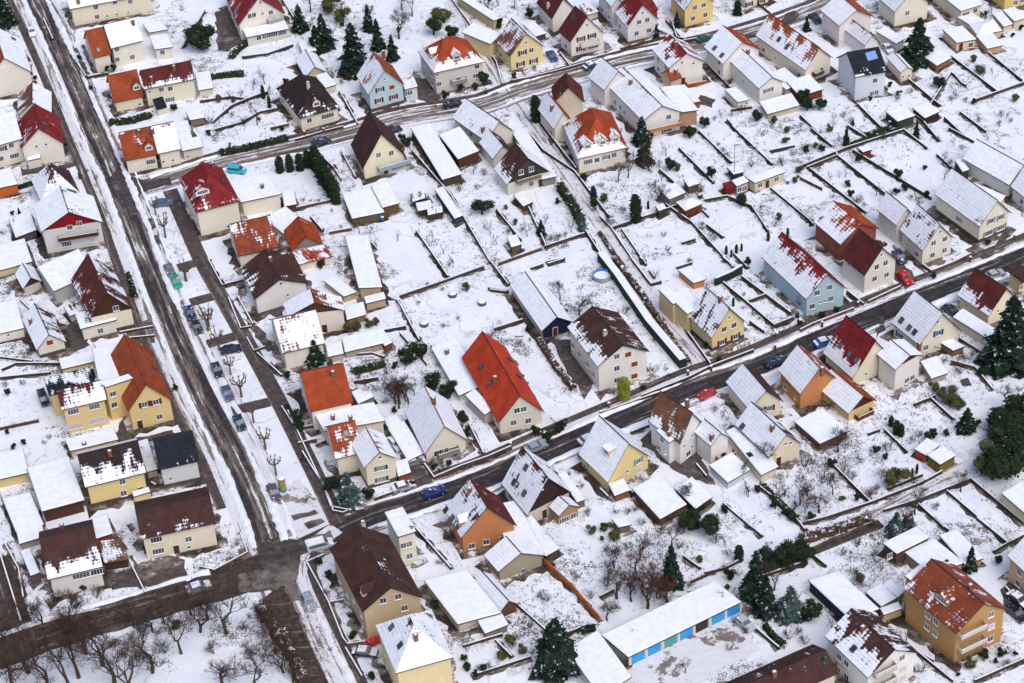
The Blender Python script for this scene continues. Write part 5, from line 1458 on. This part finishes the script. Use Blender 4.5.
# ================================================================ trees and shrubs
T(0, 0)
TR('con', 9, '30,120', 1.6, pre='dark round topped conifer'); TR('ever', 6.5, '985,240', 1.4, pre='large dark evergreen'); TR('ever', 2, '525,350 555,345 850,540'); TR('fruit', 5, '365,205'); TR('ever', 1.4, '445,440 390,290 170,390 165,420')
T(0, 1)
TR('ever', 8, '35,230 ', 1.2, pre='large dark rounded conifer'); TR('con', 14, '755,350', 1.1, pre='tall dark conifer'); TR('con', 9, '490,150 605,230 570,250', 1.1); TR('red', 6, '640,180 540,130', .9); TR('con', 8, '825,150 870,240 940,290', .9); TR('olv', 6, '700,110 640,60')
TR('fruit', 7, '315,410 280,610'); TR('bare', 13, '970,190'); TR('bare', 8, '700,90 540,60'); TR('thu', 4, '310,480 340,525'); TR('olv', 2.4, '95,500 165,500'); TR('fruit', 4, '150,485 200,480 260,440 690,400 650,380'); TR('shr', 2.2, '640,380 700,410 730,390 220,600 50,600 960,530 1000,540'); TR('ever', 1.5, '400,640 45,660')
T(0, 2)
TR('ever', 4, '635,95 405,410 485,140'); TR('bare', 9, '60,80 430,70'); TR('olv', 6, '215,110', 1.3, pre='long haired olive brown bush'); TR('ever', 5, '250,190 165,170', 1.2); TR('ever', 2.2, '370,440 300,440 220,480 560,385'); TR('thu', 8, '665,590', 1.5, pre='ivy clad narrow evergreen'); TR('shr', 2, '610,370 660,350 560,400 420,460'); TR('fruit', 5, '560,40 480,30')
T(0, 3)
TR('con', 5, '275,190 375,130', .8); TR('con', 6, '670,70', .8); TR('ever', 3.2, '765,590 510,620 440,670', 1.1); TR('con', 7, '205,700', 1.1); TR('fruit', 3.5, '790,665'); TR('shr', 1.6, '840,610 640,570 560,590 980,620'); TR('olv', 2, '910,650 850,600'); TR('ever', 4, '985,500 1010,540')
T(0, 4)
TR('con', 13, '535,275', 1.15, pre='tallest dark conifer'); TR('ever', 3.6, '635,400', 1.2, pre='snow dusted yew bush'); TR('olv', 2.6, '795,285 980,465 825,340', 1.1); TR('fruit', 3.5, '700,430 945,540 1005,300 150,590 880,340'); TR('shr', 2, '720,450 760,470 200,540 230,560 60,500 100,620 500,430 440,460 690,460 835,350 915,580 960,560 820,560'); TR('ever', 1.6, '410,400 320,460 240,580 850,70 1010,140 970,170'); TR('con', 5, '30,140', .8)
TR('ever', 3, '90,500 30,480 520,330', 1.2)
T(1, 0)
TR('con', 2.2, '95,410'); TR('ever', 1.5, '65,415 320,80'); TR('olv', 2, '395,240', .8); TR('shr', 1.6, '470,240 500,560 420,210 20,510'); TR('pol', 6, '760,415 808,525', .62); TR('pol', 6, '905,735', .62)
T(1, 1)
TR('thu', 5.2, '392,205 440,200 490,195 528,180', 1.6, pre='dense dark green thuja'); TR('thu', 6, '565,190 588,225 605,260 625,290 645,320 665,355', 1.6, pre='tall dark green thuja'); TR('fruit', 4, '965,540 860,570 830,510'); TR('shr', 1.2, '500,350 540,350 580,350 650,400 690,480'); TR('ever', 3, '985,60 1010,80')
T(1, 2)
TR('ever', 4, '400,410', 1.5, pre='broad dark rhododendron like bush'); TR('con', 4.5, '690,510', 1.0); TR('thu', 6.5, '945,370', 1.1); TR('fruit', 4, '110,440 160,520 410,480 440,515 470,560 215,605 260,670 835,500 175,170 620,520 130,120 60,120'); TR('shr', 2, '735,540 770,540 800,520 290,300 300,270 380,290 520,510 940,400 980,280 1000,330 590,500'); TR('olv', 1.8, '518,390 562,465', .8); TR('ever', 2, '800,320 770,360 900,250 40,80'); TR('spr', 5, '890,490')
T(1, 3)
TR('con', 7.5, '215,165', .9, pre='dark conifer with reddish tree in front'); TR('bare', 8, '240,200 225,150'); TR('red', 5, '250,210 290,180'); TR('bare', 7, '90,250 280,350'); TR('thu', 8, '175,445', 1.3, pre='tall solitary columnar conifer'); TR('ever', 3.4, '690,365 545,235 340,195', 1.1); TR('ever', 3.5, '435,40', 1.2); TR('shr', 1.8, '310,520 115,410 60,460 500,490 540,520 560,540 430,460 440,650 330,590 250,280 140,200 20,360 570,80 620,135 600,110 850,470 830,590 790,390 740,180'); TR('thu', 2.2, '615,605 640,620 665,600 690,590 820,540 235,385 915,520'); TR('olv', 2.2, '380,200 875,440 975,210 20,350')
TR('fruit', 3.5, '740,180 255,330 300,250')
T(1, 4)
TR('ever', 3, '445,220', 1.1); TR('ever', 2, '220,260 235,310 480,280 580,310 30,105 100,100 270,150 860,530'); TR('fruit', 4.5, '350,300 380,330 660,230 650,160'); TR('fruit', 3, '140,230 265,330 180,220 420,300 530,320'); TR('shr', 1.6, '340,160 375,180 70,90 10,90 150,310 300,350 740,90 620,50 500,320 550,340 520,280 460,240'); TR('con', 5, '530,35 210,70', .6)
T(2, 0)
TR('shr', 1.6, '40,170 60,150 115,610 30,620 900,215'); TR('ever', 1.8, '645,180 860,640 40,660', .9); TR('pol', 6, '1015,345', .62)
TR('pol', 6, '910,105', .62)
T(2, 1)
TR('pol', 6, '45,325 95,440 150,560 203,668', .62); TR('con', 6.5, '565,500', 1.2, pre='young green spruce'); TR('olv', 2.4, '720,350 770,340 820,330 860,320'); TR('ever', 1.8, '950,530 430,580 590,40 700,590'); TR('shr', 2, '470,510 490,500 780,590 920,560 860,640 900,700'); TR('bare', 7, '975,700', 1.2)
T(2, 2)
TR('ever', 4.2, '165,640', 1.2, pre='round brown green evergreen ball'); TR('olv', 2.6, '325,155', .8); TR('bare', 8, '875,270', 1.2); TR('ever', 2.8, '60,500 110,480 30,520'); TR('shr', 1.4, '210,330 280,290 205,150 240,30 85,220 640,400 620,470 140,130'); TR('bare', 6, '30,690 70,660')
T(2, 3)
TR('yel', 5.4, '118,672', 1.9, pre='tall clipped yellow green conifer'); TR('thu', 2.6, '650,225', .9); TR('shr', 1.3, '750,275 770,295 700,240 835,215 870,230 900,245 260,400 320,540 340,570 440,15 840,340 700,175'); TR('ever', 1.5, '975,320 965,285 600,240 210,640 580,500 520,430'); TR('red', 1.3, '320,520 260,390')
T(2, 4)
TR('con', 17, '945,480', 1.25, pre='huge dark conifer'); TR('ever', 2, '165,240 100,265 610,90'); TR('shr', 2, '620,600 650,620 700,600 730,520 640,540 760,460 600,640 820,460 780,440 1000,600'); TR('fruit', 4, '720,480 680,640'); TR('olv', 2.4, '640,620 610,600')
T(3, 0)
TR('ever', 1.4, '70,290 120,265 40,215'); TR('shr', 1.4, '240,240 220,260'); TR('pol', 6, '1240,160', .62) if False else None
T(3, 1)
TR('pol', 6, '262,160 320,290 372,415', .62); TR('spr', 7.5, '730,555', 1.2, pre='broad blue green spruce'); TR('ever', 3, '650,480 680,490 490,200 480,160 820,530'); TR('bare', 8, '970,90 950,60'); TR('ever', 2, '430,100 620,500 950,110'); TR('shr', 1.6, '520,540 450,120 510,350')
T(3, 2)
TR('bare', 7, '40,70 20,40'); TR('ever', 3.2, '310,160 230,40 250,20', 1.1); TR('ever', 2.4, '720,250 775,200 660,220 330,230'); TR('red', 2.6, '710,240 740,260'); TR('shr', 2, '820,420 880,480 880,340 900,400 200,400 180,360 870,410 220,385'); TR('ever', 1.8, '240,370 60,470 170,390'); TR('olv', 1.6, '1000,680')
T(3, 3)
TR('ever', 5, '435,680', 1.3, pre='big dark rounded evergreen'); TR('ever', 3.6, '540,690', 1.1); TR('ever', 2.2, '855,580 905,615 940,640 770,500'); TR('red', 4, '715,510', 1.1, pre='copper brown bushy tree'); TR('yel', 4.4, '118,50', .9) if False else None
TR('fruit', 5, '860,480 900,520 1010,520 1000,600 690,440'); TR('shr', 2, '130,610 460,560 200,660 80,600 980,450 960,570 880,440 340,640 170,590 1010,650'); TR('ever', 2, '20,690 490,590')
T(3, 4)
TR('con', 6.5, '758,185', 1.2, pre='perfect cone shaped green conifer'); TR('olv', 5, '440,430', 1.0, pre='large olive brown bush'); TR('thu', 3.2, '415,165 440,200 460,210', 1.4); TR('ever', 6, '940,190 950,260 960,330', 1.4, pre='massive dark ivy covered evergreen'); TR('ever', 7, '990,140 1010,220 1000,320 910,400', 1.4, pre='massive dark ivy covered evergreen'); TR('red', 5, '840,300 1010,80 860,240', 1.1); TR('olv', 5, '840,380 880,410 860,340', 1.1)
TR('bare', 8, '85,560', 1.2); TR('bare', 7, '735,465 525,570 150,480 945,80'); TR('spr', 6, '440,660 500,660', 1.2); TR('ever', 2, '265,510 50,590 345,290 385,320 670,210 610,220 580,230 810,170 150,355'); TR('fruit', 4.5, '30,480 200,380 110,400'); TR('shr', 2.4, '310,490 330,500 350,480 160,420 280,330 370,400 400,280 520,430 20,350 60,340 640,60 690,80 660,20 230,410 520,240 120,520'); TR('red', 3, '310,490 710,40'); TR('olv', 4, '725,90 680,60')
TR('thu', 2.4, '490,405 512,395 533,380', .8)
T(4, 0)
TR('bare', 19, '360,560', .9, pre='tall forked bare tree'); TR('bare', 16, '480,690 290,710 200,700 430,610 60,710 560,740', 1.0); TR('bare', 8, '130,430 180,440 720,480 640,470 800,400 690,430', 1.0); TR('shr', 3, '600,470 660,480 750,450 250,340 320,370 150,400 400,330 820,380 860,380 100,290 560,520 590,600 480,540 690,560'); TR('ever', 2, '740,460 620,140 350,300')
T(4, 1)
TR('bare', 15, '110,475', 1.2, pre='wide crowned brown bare tree'); TR('bare', 12, '95,690 230,720', 1.2); TR('bare', 9, '260,430 320,560 390,683 30,420 350,640 300,480', 1.0); TR('shr', 3, '240,420 280,470 340,530 360,590 390,640 300,440 20,380 60,560 230,560 410,660 440,700'); TR('ever', 2, '500,190 640,500 720,670 540,240'); TR('red', 3, '250,400 300,400')
T(4, 2)
TR('con', 11.5, '660,625', 1.15, pre='big dense green conifer'); TR('ever', 2.4, '600,580 625,560 795,470 150,370'); TR('ever', 1.8, '315,660 355,635 285,630 270,590'); TR('olv', 2.4, '470,520 430,590 510,560'); TR('shr', 1.8, '385,620 555,560 500,500 470,540 800,330 860,380 620,340 740,260 870,200'); TR('olv', 2.5, '800,60 865,40')
T(4, 3)
TR('bare', 10, '70,330 200,370 130,340', 1.2); TR('con', 9, '300,270', .8); TR('red', 9, '180,300 250,330 220,260 150,220 280,345 200,340 120,280', 1.0, pre='rusty brown bare twiggy tree'); TR('olv', 3.4, '60,90', 1.2); TR('ever', 4.5, '385,40 460,60', 1.2); TR('thu', 4, '582,170', 1.5); TR('con', 11, '650,330', .9, pre='broad dark spruce'); TR('con', 11, '692,395', .9, pre='broad dark spruce'); TR('ever', 5, '730,210 790,190 850,160', 1.3); TR('red', 2, '700,110 720,100'); TR('bare', 7, '730,295 30,420', 1.2); TR('spr', 8, '795,400', 1.2); TR('ever', 3, '870,420 540,250'); TR('shr', 2.4, '100,250 40,220 30,280 290,180 370,280 480,100 540,150 820,480 760,440 50,390 340,60 260,60 120,120 20,130 330,120 790,500'); TR('bare', 6, '240,330 280,360 60,200')
T(4, 4)
TR('spr', 7, '100,683', 1.2, pre='drooping blue green spruce'); TR('ever', 3.4, '35,420 10,170 60,400', 1.2); TR('con', 6, '712,210', .9); TR('spr', 5, '400,50 440,50', 1.3); TR('ever', 2.4, '830,185 770,590 840,570 610,210'); TR('shr', 2.2, '250,250 220,230 270,280 240,100 300,150 540,430 870,560 620,620 170,150 320,180 20,520'); TR('olv', 2.6, '705,620 250,260'); TR('ever', 1.2, '820,600 900,570 660,655')

T(4, 0); TR('bare', 15, '120,640 330,660 640,640 760,560', 1.0, pre='spreading bare brown tree'); TR('bare', 10, '20,520 560,450 840,470', 1.0, pre='spreading bare brown tree')
tile(0,0,1); TR('bare', 7.5, '640,560 672,548 770,470 800,505 838,452 628,178 700,205 396,404 560,300 402,10 372,26 430,640 905,535 690,500', 1.0, pre='garden tree with bare twiggy crown')
# ================================================================ cars
E1 = (8, 18); E2 = (20, -7)
T(0, 0); CAR((157,165), (7,18), 'd6dade', 'white car on the left verge near the top of the road', snowy=True)
T(1, 0)
CAR((795,368), (20,-2), '4a6a80', 'steel blue car under a pollarded tree at the head of the parking strip')
T(2, 0)
CAR((830,62), (9,20), '5f6a74', 'grey car parked directly behind the green car'); CAR((862,118), (9,20), '1f9a74', 'bright green car parked in front of the grey car')
CAR((930,268), (8,20), '1c2c5c', 'dark blue car at the upper end of a pair by the strip'); CAR((963,338), (8,20), '1a2434', 'blackish car at the lower end of a pair by the strip')
T(2, 1)
CAR((155,448), (20,-4), '1c2644', 'dark navy car parked across the strip beside a driveway'); CAR((85,548), (9,20), '1c2a38', 'dark slate car parked between two pollarded trees'); CAR((137,662), (9,20), '46546e', 'slate blue car beside the third driveway')
T(3, 1)
CAR((195,172), (9,20), '1c3a44', 'petrol green car below the third driveway'); CAR((362,512), (9,20), '54525a', 'grey car beside the advertising column')
T(4, 1)
CAR((505,118), (22,-6), 'b8c4c4', 'silver van nosing out beside the big brown roof', snowy=True, van=True); CAR((458,352), (9,20), '8a9aa6', 'light silver car at the fork of the roads'); CAR((694,565), (22,2), '20242e', 'snowy black car in front of the yellow hipped house', snowy=True); CAR((728,520), (16,-8), 'd81c1c', 'small red car half hidden beside the yellow hipped house', sc=.8)
T(1, 1)
CAR((592,68), (22,-8), '2a3048', 'dark blue car driving on the snowy upper street'); CAR((182,208), (22,2), '1fb0bc', 'turquoise van by the bright red hipped house', van=True, sc=.85)
CAR((940,12), (20,-6), '23262e', 'dark car behind the house with the blue balcony')
T(3, 2)
CAR((664,290), (22,-9), '8f9aa4', 'silver car on the main street below the brightest red roof'); CAR((168,512), (22,-8), '1a2c74', 'royal blue car on the main street above the orange house'); CAR((922,252), (22,-9), '7c8894', 'grey car ahead of the yellow gabled house', snowy=True)
CAR((70,360), (22,-6), '8c8c90', 'snow covered car under the white catslide roof', snowy=True); CAR((20,482), (22,-6), 'a0a0a8', 'pale car buried in snow by the drive', snowy=True)
T(2, 4)
CAR((478,92), (14,14), 'c01a1a', 'bright red car parked in a drive above the main street'); CAR((113,385), (20,-6), '2a6ad0', 'bright blue car at the kerb beside the dark red roof', snowy=True); CAR((692,245), (16,10), '1c1e24', 'black car beside the plain brown roofed house'); CAR((890,78), (20,-7), 'a8acb0', 'silver car on the main street near the right edge')
T(3, 3); CAR((522,30), (20,-10), 'b81820', 'red car at the kerb behind the red shuttered house', sc=.88)
T(2, 3); CAR((852,508), (22,-8), '24344e', 'dark blue car on the main street above the orange house with balcony')
T(4, 4); CAR((905,402), (16,14), '17181c', 'black car with open look at the right edge yard'); CAR((915,345), (16,12), '2a2c30', 'dark grey car by the pink tan house', snowy=True)
T(4, 3); CAR((603,442), (16,14), 'b0b8bc', 'silver car parked at the end of the blue garages')
T(0, 2); CAR((258,520), (20,-4), '1a2236', 'very dark car behind the striped snow roof'); CAR((742,285), (12,16), '24406c', 'navy car in the drive of the maroon roofed house'); CAR((935,330), (20,-8), '1f4c50', 'dark green car at the kerb before the white house', snowy=True)
T(0, 3); CAR((512,198), (22,-8), '1f5a58', 'dark teal car on the top street'); 
T(1, 4); CAR((455,592), (12,16), '1e2e54', 'navy car squeezed between two white gabled houses')
T(0, 4); CAR((400,232), (12,14), 'a8b0b8', 'light car behind the solar panel roof', snowy=True); CAR((70,95), (14,14), '1e2a30', 'dark car between the orange ridge and long white house')
T(3, 0); CAR((215,55), (7,18), '1c2230', 'dark van beside the yellow farmhouse wing', van=True, sc=.85)
T(3, 1); CAR((955,275), (14,16), 'a8b4bc', 'pale car parked between the snowy sheds', snowy=True)
T(4, 0); CAR((835,292), (22,-7), '8c8c8c', 'snow streaked car on the lower left road', snowy=True)

# ================================================================ odd things one can point at
def root_at(name, p, label, cat, group=None):
    r = bpy.data.objects.new(name, None); scene.collection.objects.link(r); r.location = un(px(p)); tag(r, label, cat, group); USED.add(label); return r
T(3, 1)
r = root_at('advertising_column', (405,490), 'yellow advertising column with snow cap and blue foot on the parking strip', 'advertising column')
b = MB(); b.tube((0,0,.45), (0,0,3.1), .68, .68, 20); link('column', b.mesh('column', [m_plain('b09a58', .7, .3, 3)]), r)
b = MB(); b.tube((0,0,0), (0,0,.45), .74, .74, 20); link('base', b.mesh('base', [m_plain('2a8fc4')]), r)
b = MB(); b.tube((0,0,3.1), (0,0,3.3), .8, .8, 20); b.tube((0,0,3.3), (0,0,3.5), .78, .3, 20, 1); link('cap', b.mesh('cap', [m_plain('6a6048'), m_snow()]), r)
T(2, 3)
r = root_at('pool', (10,88), 'round blue rimmed garden pool filled with snow', 'pool')
b = MB()
for k in range(28):
    a0, a1 = 2*pi*k/28, 2*pi*(k+1)/28; c = lambda a, q, z: (cos(a)*q, sin(a)*q, z)
    b.face([c(a0,2.0,0), c(a1,2.0,0), c(a1,2.0,1.1), c(a0,2.0,1.1)], 1); b.face([c(a0,2.0,1.1), c(a1,2.0,1.1), c(a1,1.85,1.1), c(a0,1.85,1.1)]); b.face([c(a0,1.85,1.1), c(a1,1.85,1.1), c(a1,1.85,.2), c(a0,1.85,.2)])
link('wall', b.mesh('wall', [m_plain('1f78d0', .4), m_plain('9aa4a8')]), r)
b = MB(); b.face([(cos(2*pi*k/28)*1.84, sin(2*pi*k/28)*1.84, .55) for k in range(28)]); link('snow_fill', b.mesh('snow_fill', [m_snow()]), r)
T(2, 2)
for (x, y), w_ in (((257,175),'left of the white flat wing'), ((400,215),'near the ribbed snow barn'), ((118,318),'nearest the wall corner')):
    r = root_at('stone_ring', (x, y), {'257': 'snow capped stone ring in the middle of three on the white meadow', '400': 'snow capped stone ring nearest the ribbed snow barn', '118': 'snow capped stone ring farthest left on the white meadow'}[str(x)], 'stone ring', 'stone rings on the white meadow')
    b = MB(); b.tube((0,0,0), (0,0,.8), .95, .9, 14); link('stone_wall', b.mesh('stone_wall', [m_plain('6e6258', .9, .3, 3)]), r)
    b = MB(); b.tube((0,0,.8), (0,0,1.1), .88, .5, 14); link('snow_cap', b.mesh('snow_cap', [m_snow()]), r)
T(2, 2); r = root_at('bench', (582,375), 'small snow covered boat shaped bench beside the red farmhouse', 'bench')
b = MB(); b.box((0,0,.4), (1.8,.5,.08)); b.box((-.7,0,.2), (.1,.45,.36)); b.box((.7,0,.2), (.1,.45,.36)); link('seat', b.mesh('seat', [m_wood('6a5646')]), r); b = MB(); b.box((0,0,.5), (1.7,.46,.1)); link('snow_cap', b.mesh('snow_cap', [m_snow()]), r)
T(1, 3); r = root_at('greenhouse_frame', (730,125), 'open white metal greenhouse frame standing on snowy lawn', 'pergola')
b = MB()  # open greenhouse frame: corner posts and top rails
for x in (-1.6, 1.6):
    for y in (-1, 1): b.box((x, y, .9), (.1, .1, 1.8))
for y in (-1, 1): b.box((0, y, 1.8), (3.3, .1, .1))
for x in (-1.6, 1.6): b.box((x, 0, 1.8), (.1, 2, .1))
link('metal_frame', b.mesh('metal_frame', [m_plain('b8b4ac')]), r)
T(1, 3); r = root_at('flagpole', (655,240), 'slender dark pole rising behind the green garden shed', 'pole')
b = MB(); b.tube((0,0,0), (0,0,9), .07, .05, 6); link('pole', b.mesh('pole', [m_plain('4a4440')]), r)
for k, ((x, y), hx, lab) in enumerate((((890,440),'1f4fc0','blue rain barrel by the brown sheds'),((600,590),'2450c0','blue barrel beside the wooden tool shed'),((915,262),'2a58b8','blue barrel at the long beige garden building'),((515,215),'2858c0','round blue disc of the boarded workshop wall, built as a tub'),((740,655),'2458c8','blue bin next to the white garage roof corner'),((410,570),'2848a8','blue tarpaulin barrel under the green garden shelter'))):
    T(*((1,1),(1,2),(1,3),(4,2),(4,2),(0,4))[k]); r = root_at('barrel', (x, y), lab, 'barrel', 'blue barrels in the gardens')  # the workshop one is a wall disc built as a tub
    b = MB(); b.tube((0,0,0), (0,0,.35), .36, .42, 12); b.tube((0,0,.35), (0,0,.95), .42, .36, 12); link('body', b.mesh('body', [m_plain(hx, .4, .05)]), r)
    b = MB(); b.tube((0,0,.95), (0,0,1.03), .38, .3, 12); link('lid', b.mesh('lid', [m_snow()]), r)
# more of the many small shrubs and young trees that fill the gardens
def fill():
    tile(0, 0, 1); rng = random.Random(21); lines = LR + DR + MR + UR + PL + BR
    def seg(p, a, b):
        dx, dy = b[0] - a[0], b[1] - a[1]; t = max(0, min(1, ((p[0] - a[0]) * dx + (p[1] - a[1]) * dy) / (dx * dx + dy * dy + 1e-9)))
        return math.hypot(p[0] - a[0] - t * dx, p[1] - a[1] - t * dy)
    def ok(p):
        for ln in (LR, DR, MR, UR, PL, BR):
            for a, b in zip(ln, ln[1:]):
                if seg(p, a, b) < 26: return False
        return all(math.hypot((p[0] - a) * .8, p[1] - b) > 21 for a, b, n in LAND)
    n = 0; tries = 0; done = []
    while n < 170 and tries < 6000:
        tries += 1; p = (rng.uniform(230, 1020), rng.uniform(5, 675))
        if not ok(p) or any(math.hypot(p[0] - q[0], p[1] - q[1]) < 9 for q in done): continue
        if 370 < p[0] < 540 and 190 < p[1] < 330: continue
        k = rng.choice(('shr', 'shr', 'shr', 'fruit', 'ever', 'olv', 'shr', 'fruit'))
        TR(k, {'shr': 2.2, 'fruit': 4.2, 'ever': 1.9, 'olv': 1.7}[k], '%.1f,%.1f' % p, var=.3); done.append(p); n += 1
fill()
# gate posts along the streets
T(0,0); tile(0,0,1)
for p in ((609,408),(688,376),(711,371),(775,350),(777,338),(822,327),(812,337),(436,454),(511,448),(858,307),(970,262),(1014,240),(230,147),(305,136),(324,133)):
    r = root_at('gate_post', p, None, 'gate post', 'gate posts along the streets')
    b = MB(); b.box((0,0,.7), (.45,.45,1.4)); b.box((0,0,1.44), (.5,.5,.1), 1); link('post', b.mesh('post', [m_brick('6a4438'), m_snow()]), r); later(r, 'short brick gate post with snow cap', p)

# ================================================================ dry plants and twigs poking through the snow of the gardens
def weeds():
    rng = random.Random(3); b = MB(); spots = []
    for o in [q for q in scene.objects if q.name.startswith(('garden_wall', 'fence')) and q.type == 'MESH' and q.parent is None]:
        vs = [o.location + v.co for v in o.data.vertices]
        for k in range(0, len(vs) - 4, 8):
            a, e = vs[k], vs[min(k + 2, len(vs) - 1)]
            for _ in range(int((a - e).length * .6)):
                p = a.lerp(e, rng.random()); spots.append((p.x + rng.gauss(0, 1.1), p.y + rng.gauss(0, 1.1)))
    tile(0, 0, 1)
    for (x, y, rx, ry, n) in ((650,560,50,40,700),(820,470,45,35,600),(700,160,80,60,200),(470,215,60,40,120),(880,130,60,40,300),(600,200,40,50,300),(880,560,50,35,500),(90,620,90,40,700),(230,560,60,30,400),(300,640,50,40,600),(540,620,50,40,300),(900,420,70,50,500),(60,340,50,60,160),(500,540,60,40,200),(380,380,60,30,350),(960,360,60,40,400),(260,110,60,50,250),(330,30,80,30,400),(500,20,60,30,300),(620,330,50,50,200),(20,250,30,60,100),(985,640,40,30,150)):
        for _ in range(n):
            g = un((x + rng.gauss(0, rx * .5), y + rng.gauss(0, ry * .5))); spots.append((g.x, g.y))
    for x, y in spots:
        o = Vector((x, y, 0)); s = rng.uniform(.2, .75)
        for _ in range(rng.choice((3, 4, 6))):
            v = Vector((rng.gauss(0, .5), rng.gauss(0, .5), 1)).normalized() * s; w_ = Vector((rng.uniform(-1, 1), rng.uniform(-1, 1), 0)) * .07
            j = Vector((rng.gauss(0, .25), rng.gauss(0, .25), 0))
            b.face([o + j - w_, o + j + w_, o + j + v], rng.choice((0, 0, 1)))
    me = b.mesh('dry_plants', [m_plain('43302a', .95, .25, 2), m_plain('5c4a3a', .95, .25, 2)])
    tag(link('dry_plants', me), 'dry brown plant stalks poking through the snow of the gardens', 'plants', None, 'stuff')
weeds()
resolve_labels()
